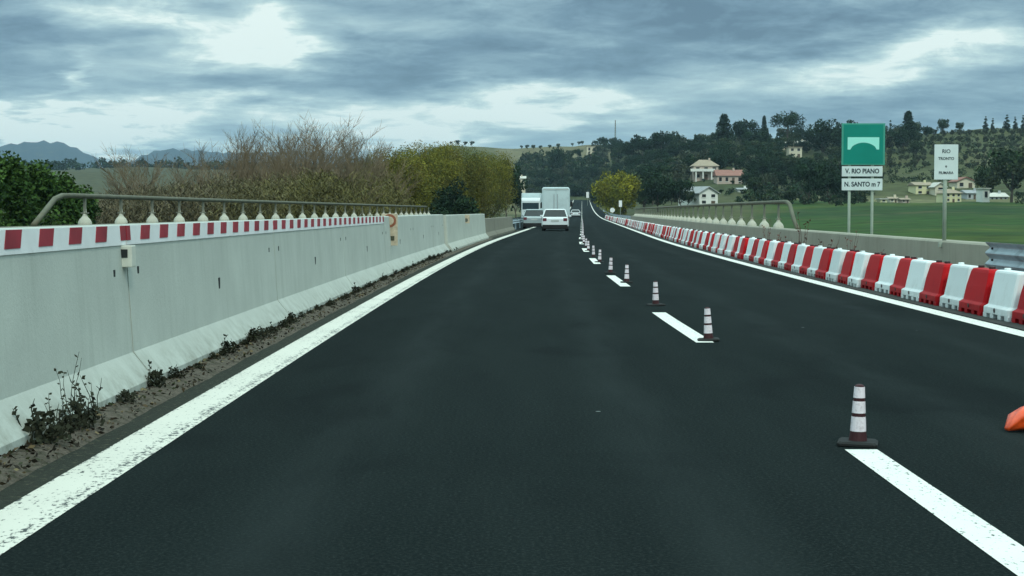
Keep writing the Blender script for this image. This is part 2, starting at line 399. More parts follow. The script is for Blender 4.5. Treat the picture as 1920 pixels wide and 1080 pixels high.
# ------------------------------------------------------------------ terrain: one sheet
def build_terrain():
    az = list(np.radians(np.arange(-24, 24.01, .22))) + list(np.radians(np.arange(27, 333.1, 4.5)))
    az = np.array(az); rg = [2.0]
    while rg[-1] < 4000: rg.append(rg[-1] * 1.035 + .6)
    rg += list(np.arange(rg[-1] + 100, 7600, 100)); rg = np.array(rg)
    A, Rg = np.meshgrid(az, rg, indexing='ij'); X = Rg * np.sin(A); Y = Rg * np.cos(A); Z = H(X, Y)
    na, nr = A.shape; vs = np.stack([X, Y, Z], -1).reshape(-1, 3)
    vs = np.vstack([vs, [[0, 0, h1(0, 0)]]]); c0 = len(vs) - 1
    i = np.arange(na)[:, None]; j = np.arange(nr - 1)[None, :]; i2 = (i + 1) % na
    q = np.stack([i * nr + j, i * nr + j + 1, i2 * nr + j + 1, i2 * nr + j], -1).reshape(-1, 4)
    fs = [tuple(f) for f in q.tolist()] + [(c0, a * nr, ((a + 1) % na) * nr) for a in range(na)]
    me = bpy.data.meshes.new("ground"); me.from_pydata(vs.tolist(), [], fs)
    # what grows where, with a painted haze tint on the far mountains
    x, y, z = vs.T; D = np.hypot(x, y); a = np.clip(np.arctan2(x, y), -.6, .6); px = 960 + F * np.tan(a)
    col = np.tile(np.array([.060, .070, .028]), (len(vs), 1))
    def blend(mask, c):
        nonlocal col
        mask = np.clip(mask, 0, 1)[:, None]; col = col * (1 - mask) + np.array(c) * mask
    nz = .5 + .5 * np.sin(x * .031 + 2 * np.sin(y * .013)) * np.sin(y * .024 + 1.7 * np.sin(x * .011))
    nz2 = .5 + .5 * np.sin(x * .09 + 3 * np.sin(y * .05)) * np.sin(y * .07 + 2 * np.sin(x * .04))
    blend(sst(.45, .8, nz) * (D > 300) * .8, (.125, .120, .062))
    blend(sst(.55, .9, nz2) * (D > 380) * .6, (.030, .045, .020))
    blend((px > 1120) * (px < 1640) * sst(340, 420, D) * (.35 + .35 * nz2), (.030, .045, .020))
    right = sst(1380, 1480, px) * (Y0 := (y > 0))
    fld = right * sst(405, 385, D)
    blend(fld, (.024, .060, .012)); blend(fld * sst(.4, .8, nz2) * .8, (.048, .074, .013)); blend(fld * sst(.5, .8, nz) * .7, (.014, .042, .012))
    blend(right * sst(375, 392, D) * sst(425, 405, D) * .8, (.14, .14, .07))
    blend(sst(700, 500, px) * (y > 0) * sst(300, 500, D) * sst(2500, 1000, D), (.060, .066, .036))
    blend(sst(300, 200, D) * sst(1000, 700, px), (.06, .055, .03))
    blend((px > 930) * (px < 1250) * sst(780, 900, D) * sst(1700, 1300, D) * .8, (.14, .13, .075))
    blend(sst(2500, 4000, D), (.024, .040, .055))  # dark far forest, with the blue of distance haze mixed into its colour
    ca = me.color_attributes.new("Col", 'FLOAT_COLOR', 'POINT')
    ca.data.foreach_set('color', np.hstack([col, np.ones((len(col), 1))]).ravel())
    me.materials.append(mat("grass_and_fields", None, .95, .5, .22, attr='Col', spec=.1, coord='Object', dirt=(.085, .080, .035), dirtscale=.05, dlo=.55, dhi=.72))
    me.shade_smooth()
    o = bpy.data.objects.new("ground", me); COL.objects.link(o); tag(o, kind='structure')
build_terrain()

# ------------------------------------------------------------------ road deck and markings
def strip(name, x0, x1, Y0, Y1, z, mats, step=None, parent=None, thick=0.0, kind='structure', x0f=None, x1f=None):
    Ys = [Y0]
    while Ys[-1] < Y1 - 1e-6:
        st = step if step else max(1.0, abs(Ys[-1]) * .03)
        Ys.append(min(Y1, Ys[-1] + st))
    vs = []; fs = []; uvs = []
    for Y in Ys:
        a = x0f(Y) if x0f else x0; b = x1f(Y) if x1f else x1
        vs.append(W(a, Y, z)); vs.append(W(b, Y, z))
        if thick: vs.append(W(b, Y, z - thick)); vs.append(W(a, Y, z - thick))
    k = 4 if thick else 2
    for i in range(len(Ys) - 1):
        if thick:
            for q in range(4): fs.append((i * 4 + q, (i + 1) * 4 + q, (i + 1) * 4 + (q + 1) % 4, i * 4 + (q + 1) % 4))
        else: fs.append((i * 2, i * 2 + 1, i * 2 + 3, i * 2 + 2))
    me = bpy.data.meshes.new(name); me.from_pydata(vs, [], fs); me.materials.append(mats)
    uv = me.uv_layers.new(name='UVMap')
    for p in me.polygons:
        for li in p.loop_indices:
            vi = me.loops[li].vertex_index; uv.data[li].uv = (0.0 if vi % k in (0, 3) else 1.0, 0.0)
    o = bpy.data.objects.new(name, me); COL.objects.link(o); tag(o, kind=kind)
    return o
def doff(Y): return -.12 * float(sst(12, 22, Y)) - .07 * float(sst(26, 36, Y)) + .10 * float(sst(55, 100, Y))
strip("road", -10.7, 7.9, -25, 745, 0.0, M['asphalt'], thick=.9)
strip("road_edge_line", -2.27, -1.97, -10, 740, .004, M['line_worn'], step=4)
strip("road_edge_line", 5.29, 5.54, -10, 740, .004, M['line'], step=4)
for k in range(0, 60):
    far = 8.65 + 11.8 * k
    if far < 735: strip("road_lane_dash", 1.82, 2.0, far - 4.7, far, .004, M['line'], step=1.6, x0f=lambda Y: 1.82 + doff(Y), x1f=lambda Y: 2.0 + doff(Y))
# verge at the foot of the median wall
def verge():
    rnd = random.Random(4); vs = []; fs = []; Ys = np.arange(1.0, 75, .12); xs = [-2.72, -2.64, -2.58, -2.52, -2.47, -2.43]
    zs = [.045, .05, .045, .035, .02, .004]
    for Y in Ys:
        w = .006 * sin(Y * 2.1) + .006 * sin(Y * 5.3)
        for j, x in enumerate(xs):
            vs.append(W(x + (w + rnd.uniform(-.006, .006)) * (j > 1), Y, max(.002, zs[j] * (1 + .10 * sin(Y * .7)) + 0)))
    n = len(xs)
    for i in range(len(Ys) - 1):
        for j in range(n - 1): fs.append((i * n + j, i * n + j + 1, (i + 1) * n + j + 1, (i + 1) * n + j))
    me = bpy.data.meshes.new("verge_dirt"); me.from_pydata(vs, [], fs); me.materials.append(M['dirt']); me.shade_smooth()
    o = bpy.data.objects.new("verge_dirt", me); COL.objects.link(o); tag(o, kind='structure')
    strip("gutter", -2.70, -2.24, -10, 110, .003, M['moss'], step=3)
    strip("gutter", 5.60, 7.35, -10, 280, .003, mat("grit_on_shoulder", (.035, .038, .034), .95, .4, 3, dirt=(.07, .06, .045), dirtscale=4), step=4)
verge()

ORD = ['first', 'second', 'third', 'fourth', 'fifth', 'sixth', 'seventh', 'eighth', 'ninth', 'tenth', 'eleventh', 'twelfth', 'thirteenth',
       'fourteenth', 'fifteenth', 'sixteenth', 'seventeenth', 'eighteenth', 'nineteenth', 'twentieth']
TENS = {20: 'twenty', 30: 'thirty', 40: 'forty', 50: 'fifty', 60: 'sixty'}
def ordinal(n):
    if n <= 20: return ORD[n - 1]
    if n % 10 == 0: return TENS[n][:-1] + 'ieth'
    return TENS[n // 10 * 10] + '-' + ORD[n % 10 - 1]

# ------------------------------------------------------------------ median wall of concrete elements
def wall_element(Y0, Y1, hgt, m, band, holes=True, xf=0.0):
    yc = (Y0 + Y1) / 2; L = (Y1 - Y0) - .03; root = empty("concrete_barrier", W(-2.66 + xf, yc), heading(yc))
    prof = [(0, 0), (0, .10), (-.15, .29), (-.205, hgt - .02), (-.225, hgt), (-.40, hgt), (-.42, hgt - .02), (-.475, .29), (-.62, .10), (-.62, 0)]
    b = MB(); n = 7
    b.loft([[(x, -L / 2 + L * k / (n - 1), z) for (x, z) in prof] for k in range(n)])
    wall = b.build("wall_body", m, root, bevel=0)
    if holes:
        for yy, zz, hh, wh in ((0, .64, .105, .036), (-L / 2 + .30, .88, .055, .024), (L / 2 - .36, .88, .05, .022)):
            h = MB(); xw = -.15 - .055 * (zz - .29) / (hgt - .31)
            h.box(xw - .02, xw + .0035, yy - wh, yy + wh, zz - hh / 2, zz + hh / 2); h.build("lifting_hole", M['dark'], root, bevel=.003)
    if band:
        g = MB(); z0, z1 = hgt - .145, hgt - .004
        xw = lambda z: -.15 - .055 * (z - .29) / (hgt - .31) + .004
        def patch(ya, yb, za, zb, mi, e, lean=0):
            vs = []
            for (yy, zz) in ((ya + lean * (zb - za), za), (yb + lean * (zb - za), za), (yb, zb), (ya, zb)):
                vs.append((xw(zz) + e, yy, zz))
            for (yy, zz) in ((ya + lean * (zb - za), za), (yb + lean * (zb - za), za), (yb, zb), (ya, zb)):
                vs.append((xw(zz) - .012, yy, zz))
            g.add(vs, [(0, 1, 2, 3), (4, 7, 6, 5), (0, 4, 5, 1), (1, 5, 6, 2), (2, 6, 7, 3), (3, 7, 4, 0)], mi)
        patch(-L / 2, L / 2, z0, z1, 0, .004)
        y = math.floor((Y0 - .3) / .63) * .63
        while y < Y1:
            a0, a1 = max(y, Y0 + .012), min(y + .28, Y1 - .012)
            if a1 - a0 > .05: patch(a0 - yc, a1 - yc, z0 + .033, z1 - .001, 1, .008, -.5 if a1 - a0 > .27 else 0)
            y += .63
        g.build("striped_band", [M['band_white'], M['band_red']], root)
    return root
Ys = 4.75 - 6.75 * 1.0; k = 0
names = ["closest to the camera and mostly outside the frame", "filling the left edge beside the tall weeds", "just past the first joint with the small beige box",
         "third from the left edge, past the second joint", "with the worn orange sign hung on its top"]
joints = [-2.0, 4.75, 11.5, 18.25, 25.0, 31.75, 38.5, 45.25, 50.0]
for i in range(len(joints) - 1):
    r = wall_element(joints[i], joints[i + 1], 1.22, M['conc'], joints[i + 1] < 36)
    lab = ["pale concrete wall block with striped top band, nearest the camera at the left edge",
           "pale concrete wall block behind the tall dark weeds, striped band on top",
           "pale concrete wall block just beyond the small beige box, striped red and white on top",
           "second pale concrete wall block beyond the small beige box, striped on top",
           "striped pale concrete wall block whose far end carries the worn orange sign",
           "plain topped pale concrete wall block directly beyond the worn orange sign",
           "second plain pale concrete wall block beyond the worn orange sign",
           "short pale concrete wall block just before the taller light section"][i]
    tag(r, lab, 'concrete barrier', 'concrete blocks of the median wall')
for i, (a, b_) in enumerate([(50.0, 56.0), (56.0, 62.0), (62.0, 68.0), (68.0, 74.0)]):
    r = wall_element(a, b_, 1.20, M['conc_new'], False, holes=False, xf=.10)
    tag(r, ["light concrete wall block opening the taller far section", "second light concrete block of the taller far wall section",
            "third light concrete block of the taller far wall section", "light concrete block ending the taller section beside darker wall"][i], 'concrete barrier', 'concrete blocks of the median wall')
for i, (a, b_) in enumerate([(74.0, 84.0), (84.0, 94.0), (94.0, 106.0)]):
    r = wall_element(a, b_, .96, M['conc_old'], False, holes=False)
    tag(r, ["dark old concrete wall block directly after the light section", "middle block of the dark old concrete wall past the light section",
            "last dark old concrete wall block, ending left of the silver car"][i], 'concrete barrier', 'concrete blocks of the median wall')

# junction box at the joint, wall signs
r = empty("junction_box", W(-2.695, 11.42), heading(11.5))
b = MB(); b.box(-.20, -.085, -.06, .06, .915, 1.072); b.build("box_body", M['beige'], r, bevel=.008)
b = MB(); b.box(-.175, -.115, -.066, -.0602, .985, 1.045); b.build("black_opening", M['dark'], r, bevel=.003)
tag(r, "small beige box with black square fixed at the first joint of the wall", 'junction box')
# worn orange sign hung over the wall top
def disc(b, cx, cz, r0, y0, y1, mi=0, n=24):
    b.loft([[(cx + r0 * cos(2 * pi * k / n), y, cz + r0 * sin(2 * pi * k / n)) for k in range(n)] for y in (y0, y1)], mi)
r = empty("wall_sign", W(-2.86, 33.0), heading(33.0) )
b = MB(); b.box(-.17, .17, 0, .012, .60, 1.27); b.build("backing_plate", M['sign_worn'], r, bevel=.004)
b = MB(); disc(b, 0, 1.12, .14, -.006, 0); b.build("red_ring", M['sign_ring'], r)
b = MB(); disc(b, 0, 1.12, .09, -.011, -.0062); b.build("ring_centre", M['sign_worn'], r)
b = MB(); b.box(-.10, .10, -.006, 0, .705, .80); b.build("dark_mark", mat("sign_dark_mark", (.06, .065, .04), .7), r)
tag(r, "worn orange and beige sign with a faded red ring, hung on the median wall", 'sign')
r = empty("wall_sign", W(-2.72, 60.0, 0), heading(60))
b = MB(); b.box(-.13, .13, 0, .012, .86, 1.19); b.build("backing_plate", M['sign_worn'], r, bevel=.004)
b = MB(); disc(b, 0, .98, .07, -.006, 0); b.build("dark_mark", mat("grey_mark", (.10, .11, .09), .7), r)
tag(r, "tiny faded beige plate with a grey spot on the taller light wall section", 'sign')

# ------------------------------------------------------------------ viaduct parapets and their rails
def parapet(name, x0, x1, Y0, Y1, h, m, label):
    b = MB(); n = int((Y1 - Y0) / 3) + 1; rings = []
    for k in range(n + 1):
        Y = Y0 + (Y1 - Y0) * k / n; w = lambda x, z: W(x, Y, z)
        rings.append([w(x0, -.9), w(x0, h - .03), w(x0 + .03, h), w(x1 - .03, h), w(x1, h - .03), w(x1, -.9)])
    b.loft(rings); o = b.build(name, m); tag(o, label, 'wall')
    return o
parapet("parapet_wall", 7.42, 7.80, 12, 180, .80, M['conc_par'], "low tan concrete parapet behind the red and white barriers on the right")
parapet("parapet_wall", -10.75, -10.38, 15, 130, 1.0, M['conc_old'], "low concrete parapet beyond the median wall, under the left railing")
def railing(x, zb, zr, Y0, Y1, step, label, gname):
    root = empty("bridge_railing", W(x, Y0)); ox, oy, oz = root.location
    def L(p): return (p[0] - ox, p[1] - oy, p[2] - oz)
    b = MB(); pts = []
    for dy, z in ((-2.6, zb + .02), (-1.9, zb + .28), (-1.1, zr - .09), (-.55, zr - .01), (0.2, zr)): pts.append(L(W(x, Y0 + dy, z)))
    Y = Y0 + 2
    while Y < Y1: pts.append(L(W(x, Y, zr))); Y += 3
    b.tube(pts, .062, 10); b.build("rail", M['rail'], root, smooth=True)
    # one post, then copies
    p = MB()
    prof = [(.0, .145, .12), (.05, .14, .115), (.11, .115, .095), (.155, .075, .07), (.19, .05, .05), (.27, .036, .036), (.34, .030, .030)]
    rings = []
    for (z, rx, ry) in prof: rings.append([(1.18 * rx * cos(t), 1.18 * ry * sin(t), z * 1.08) for t in [2 * pi * q / 12 for q in range(12)]])
    p.loft(rings); base = p.build("post_base", M['conc_post'], None, smooth=False)
    q = MB(); q.box(-.032, .032, -.04, .04, .22, zr - zb - .05); q.box(-.09, .09, -.05, .05, -.0 + .26, .29)
    first = True; Y = Y0 + 1.2
    pm = q.build("post", M['rail_base'], root, bevel=.006)
    base.parent = pm; KIDS.setdefault(pm.name, []).append(base)
    pm.location = L(W(x, Y, zb)); Y += step; n = 1
    while Y < Y1:
        c = pm.copy(); COL.objects.link(c); c.parent = root; c.location = L(W(x, Y, zb))
        d = base.copy(); COL.objects.link(d); d.parent = c; Y += step; n += 1
    tag(root, label, 'railing')
    return root
railing(7.60, .80, 1.60, 47.5, 172, 3.3, "grey tube railing with flared posts on the right parapet, ending behind the barriers", '')
railing(-10.55, 1.0, 1.68, 36.3, 128, 3.2, "grey tube railing with flared posts beyond the striped median wall on the left", '')

# ------------------------------------------------------------------ steel guardrails
def guardrail(x, Y0, Y1, ztop, label, face=-1, triple=True, post_step=2.25):
    root = empty("guardrail", W(x, Y0)); ox, oy, oz = root.location
    L = lambda p: (p[0] - ox, p[1] - oy, p[2] - oz)
    prof = []; nw = 3 if triple else 2; hh = .165 * nw
    for k in range(nw * 8 + 1):
        t = k / (nw * 8); prof.append((.035 * cos(2 * pi * nw * t) * face, ztop - hh * t))
    prof2 = prof + [(px_ - face * .006, z) for (px_, z) in prof[::-1]]
    b = MB(); rings = []; n = max(2, int((Y1 - Y0) / 2.5))
    for k in range(n + 1):
        Y = Y0 + (Y1 - Y0) * k / n; rings.append([L(W(x + a, Y, z)) for (a, z) in prof2])
    b.loft(rings); b.build("beam", M['zinc'], root, smooth=False)
    Y = Y0 + .25
    while Y < Y1:
        p = MB(); X, Yw, Z = L(W(x - face * .11, Y, 0)); p.box(X - .05, X + .05, Yw - .03, Yw + .03, 0, ztop - .04)
        p.box(X - .06, X + .06, Yw - .07, Yw + .07, ztop - .3, ztop - .12); p.build("post", M['zinc'], root, bevel=.004)
        Xb, Yb, Zb = L(W(x + face * .03, Y, 0)); p = MB()
        for zz in (.09, .26, .41)[:nw]: p.box(Xb - .012, Xb + .012, Yb - .016, Yb + .016, ztop - zz - .016, ztop - zz + .016)
        p.build("bolt", M['dark'], root); Y += post_step
    tag(root, label, 'guardrail'); return root
guardrail(6.98, 9.5, 23.6, .86, "zinc grey corrugated guardrail behind the nearest plastic barriers at the right edge")
guardrail(-2.9, 106.5, 300, .80, "low steel guardrail far ahead on the left, behind the silver car", face=1, triple=False, post_step=8)
guardrail(7.5, 182, 420, .80, "thin steel guardrail far ahead on the right, past the last red and white barriers", triple=False, post_step=12)

# ------------------------------------------------------------------ red and white plastic barriers
def barrier_proto(m, rnd):
    root = empty("plastic_barrier"); b = MB()
    def ring(z, hx, hy, ch):
        return [(-hx, -hy + ch, z), (-hx, hy - ch, z), (-hx + ch, hy, z), (hx - ch, hy, z), (hx, hy - ch, z), (hx, -hy + ch, z), (hx - ch, -hy, z), (-hx + ch, -hy, z)]
    top = [(.585, .045, .33), (.575, .075, .39), (.54, .09, .42)] if rnd else [(.590, .06, .43), (.585, .08, .45), (.56, .095, .46)]
    b.loft([ring(.055, .225, .505, .03), ring(.135, .222, .505, .03), ring(.165, .175, .475, .03), ring(.36, .135, .465, .03)] + [ring(z, hx, hy, .03) for (z, hx, hy) in top[::-1]])
    for (y0, y1) in ((-.505, -.36), (-.22, -.09), (.09, .22), (.36, .505)):
        b.box(-.222, .222, y0, y1, 0, .058)
    b.build("barrier_body", m, root, bevel=.008)
    for yy in (-.24, .24):
        c = MB(); rings = []
        for (z, r_) in ((.57, .042), (.612, .042), (.618, .036)): rings.append([(r_ * cos(2 * pi * q / 12), yy + r_ * sin(2 * pi * q / 12), z) for q in range(12)])
        if rnd or yy > 0: c.loft(rings); c.build("filler_cap", M['pl_cap'] if rnd else m, root)
    c = MB(); rings = []
    for (x, r_) in ((-.20, .028), (-.232, .028)): rings.append([(x, .02 + r_ * cos(2 * pi * q / 10), .105 + r_ * sin(2 * pi * q / 10)) for q in range(10)])
    c.loft(rings); c.build("drain_plug", M['pl_cap'], root)
    for s in (-1, 1):
        c = MB(); c.box(-.05, .05, s * .46 if s > 0 else -.521, .521 if s > 0 else -.46, .20, .26); c.build("coupling", m, root, bevel=.006)
    return root
pr = barrier_proto(M['pl_red'], True); pw = barrier_proto(M['pl_white'], False)
rnd = random.Random(11); pitch = 1.058; used = {0: False, 1: False}
base_lab = {0: 'red', 1: 'white'}; cnt = {0: 0, 1: 0}
for i in range(-1, 246):
    Y = 18.15 + pitch * i
    if Y > 276: break
    c = i % 2                       # 0 red, 1 white
    proto = pw if c else pr
    if not used[c]: o = proto; used[c] = True
    elif Y < 75: o = copy_tree(proto)
    else:
        o = KIDS[proto.name][0].copy(); COL.objects.link(o); o.parent = None; o.name = "plastic_barrier"
    p = W(6.03 + rnd.uniform(-.035, .035), Y); o.location = p
    o.rotation_euler = (0, 0, heading(Y) + rnd.uniform(-.03, .03)); cnt[c] += 1
    nm = base_lab[c]
    if i < 0: lab = "white plastic barrier mostly cut off at the right edge of the frame"
    elif cnt[c] <= 24:
        lab = "%s plastic barrier, %s %s one from the right edge of the frame" % (nm, ordinal(cnt[c]), nm)
    else: lab = "tiny distant %s plastic barrier merging into the far row at right" % nm
    tag(o, lab, 'barrier', 'red plastic barriers in the right row' if c == 0 else 'white plastic barriers in the right row')

# ------------------------------------------------------------------ lane delineators
def delineator():
    root = empty("lane_delineator"); n = 16
    def rg(z, r_): return [(r_ * cos(2 * pi * k / n), r_ * sin(2 * pi * k / n), z) for k in range(n)]
    b = MB(); b.loft([rg(.02, .052), rg(.08, .043), rg(.31, .029), rg(.332, .026), rg(.340, .015)]); b.build("cone_body", M['cone_red'], root, smooth=False)
    rad = lambda z: .043 - (z - .08) * .0609 + .0016
    for (z0, z1) in ((.075, .158), (.178, .245), (.264, .326)):
        c = MB(); c.loft([rg(z0, rad(z0)), rg(z1, rad(z1))]); c.build("reflective_band", M['cone_white'], root, smooth=False)
    b = MB(); b.loft([[(x * s, y * s, z) for (x, y) in ((-.10, -.12), (.10, -.12), (.12, -.10), (.12, .10), (.10, .12), (-.10, .12), (-.12, .10), (-.12, -.10))] for (z, s) in ((0, .92), (.012, .92), (.022, .80))])
    b.build("rubber_base", M['rubber'], root)
    return root
dp = delineator()
dl = [(8.85, 1.93), (16.0, 1.98), (22.0, 2.0), (29.0, 2.02), (33.5, 1.97), (40.6, 2.0), (45.3, 1.98), (52.4, 2.0), (57.1, 2.0)]
Y = 64.2
while Y < 215: dl += [(Y, 1.98), (Y + 4.8, 1.98)]; Y += 11.8
for i, (Y, x) in enumerate(dl):
    o = dp if i == 0 else (copy_tree(dp))
    o.location = W(x + doff(Y) + rnd.uniform(-.01, .01), Y, .004); o.rotation_euler = (rnd.uniform(-.025, .025), rnd.uniform(-.045, .045), rnd.uniform(-.3, .3))
    if i == 0: lab = "nearest small banded delineator standing at the end of the closest lane dash"
    elif i < 12: lab = "small banded delineator on the lane line, %s nearest along the row" % ordinal(i + 1)
    else: lab = "tiny distant banded delineator on the lane line near the white van"
    tag(o, lab, 'delineator', 'delineators along the lane line')

# ------------------------------------------------------------------ crumpled orange cone at the right edge
def crumpled():
    rr = random.Random(5); b = MB(); n = 18; rings = []
    # a flexible cone lying on its side, its tip to the left, squashed and creased
    for k, t in enumerate(np.linspace(0, 1, 10)):
        ring = []; rad = .022 + .135 * t ** .5; cxx = -.40 + .55 * t
        for q in range(n):
            a = 2 * pi * q / n; f = 1 + .20 * sin(3 * a + 2.2 * t * 3) + .09 * sin(7 * a + 5 * t) + rr.uniform(-.03, .03)
            ring.append((cxx, rad * 1.15 * f * cos(a), max(.004, rad * .98 + rad * f * sin(a) * .92 + .02 * sin(9 * t) - .012)))
        rings.append(ring)
    b.loft(rings); root = empty("crushed_traffic_cone"); body = b.build("cone_body", M['orange'], root, smooth=True)
    c = MB(); rings2 = []
    for t in (.30, .52):
        i = t * 9; i0 = int(i); f = i - i0
        rings2.append([tuple((Vector(rings[i0][q]).lerp(Vector(rings[i0 + 1][q]), f)) + Vector((0, (0.004 if rings[i0][q][1] > 0 else -.004), .004))) for q in range(n)])
    c.loft(rings2, cap=False); c.build("pale_band", M['orange_light'], root, smooth=True)
    p = MB(); p.box(.14, .17, -.19, .19, .0, .34); p.build("foot_plate", M['orange'], root, bevel=.01)
    root.location = W(3.305, 9.45, .006); root.rotation_euler = (0, 0, R(14))
    root.scale = (.95, .95, .9)
    tag(root, "crushed bright orange plastic cone lying on the asphalt at the right edge", 'traffic cone')
crumpled()

# ------------------------------------------------------------------ signs
def text(s, size, m, parent, name, x, y, z, sx=1.0, bold=0.0):
    cu = bpy.data.curves.new(name, 'FONT'); cu.body = s; cu.size = size; cu.extrude = .0012; cu.align_x = 'CENTER'; cu.align_y = 'CENTER'; cu.offset = bold
    t = bpy.data.objects.new("tmp", cu); COL.objects.link(t); bpy.context.view_layer.update()
    me = bpy.data.meshes.new_from_object(t.evaluated_get(bpy.context.evaluated_depsgraph_get()))
    bpy.data.objects.remove(t)
    for v_ in me.vertices: v_.co.x *= sx
    me.materials.clear(); me.materials.append(m)
    o = bpy.data.objects.new(name, me); COL.objects.link(o); o.parent = parent; o.location = (x, y, z); o.rotation_euler = (R(90), 0, 0)
    KIDS.setdefault(parent.name, []).append(o); return o
def green_sign():
    X, Y = spot(1616.5, 45); g = -2.2
    root = empty("bridge_sign", (X, Y, g)); z = lambda py: CAMZ + (HOR - py) / F * 45 - g; xx = lambda px: (px - 1616.5) / F * 45
    for px_ in (1592, 1635):
        b = MB(); b.tube([(xx(px_), .06, 0), (xx(px_), .06, z(236))], .042, 10); b.build("post", M['pole'], root, smooth=True)
    b = MB(); b.box(xx(1576), xx(1657), -.012, .012, z(309.5), z(232)); b.build("green_panel", mat("sign_green_border", (.06, .32, .24), .5), root, bevel=.004)
    b = MB(); b.box(xx(1579.5), xx(1653.5), -.016, -.0125, z(307.5), z(234.5)); b.build("green_face", M['sign_green'], root)
    n = 14; x0, x1 = xx(1587), xx(1646); zt, zb = z(258), z(281); pts = [(x0, zt), (x1, zt), (x1, zb)]
    xa, xb = xx(1641.5), xx(1592); zm = z(268)
    for k in range(n + 1):
        t = k / n; pts.append((xa + (xb - xa) * t, zb + (zm - zb) * sin(pi * t) ** .55))
    pts.append((x0, zb))
    top = [(p[0], -.0195, p[1]) for p in pts]; bot = [(p[0], -.0165, p[1]) for p in pts]
    me = MB(); m = len(pts)
    me.add(top + bot, [tuple(range(m)), tuple(range(m, 2 * m))[::-1]] + [(k, (k + 1) % m, m + (k + 1) % m, m + k) for k in range(m)])
    me.build("bridge_symbol", M['sign_mark'], root)
    for (a, b_, s, sz) in ((331, 312, "V. RIO PIANO", 1), (357, 335, "N. SANTO m 7", 1)):
        b = MB(); b.box(xx(1577), xx(1653), -.012, .012, z(a), z(b_)); p = b.build("white_plate", M['sign_white'], root, bevel=.004)
        text(s, .185, M['sign_ink'], root, "lettering", xx(1615), -.014, z((a + b_) / 2), .86, .006)
    tag(root, "green road sign with white arched bridge symbol above two lettered white plates", 'road sign')
green_sign()
def white_sign():
    Y = 28.0; X = spot(1771, Y)[0]; g = 0.80
    root = empty("lettered_sign", (X, Y, g)); z = lambda py: CAMZ + (HOR - py) / F * Y - g; xx = lambda px: (px - 1771) / F * Y
    b = MB(); b.tube([(0, .03, -.14), (0, .03, z(275))], .036, 10); b.build("post", M['pole'], root, smooth=True)
    b = MB(); b.box(-.12, .12, -.09, .0, -.12, -.04); b.build("bracket", M['pole'], root, bevel=.006)
    b = MB(); b.box(xx(1749.5), xx(1794), -.012, .0, z(337), z(271.5)); b.build("white_panel", M['sign_white'], root, bevel=.004)
    for (s, py, sz) in (("RIO", 284.5, .095), ("TRONTO", 298, .070), ("e", 312, .07), ("FIUMARA", 324.5, .066)):
        text(s, sz, M['sign_ink'], root, "lettering", xx(1771.5), -.0135, z(py), .95, .0016)
    tag(root, "small white sign with dark lettering on a single post above the tan parapet", 'road sign')
white_sign()

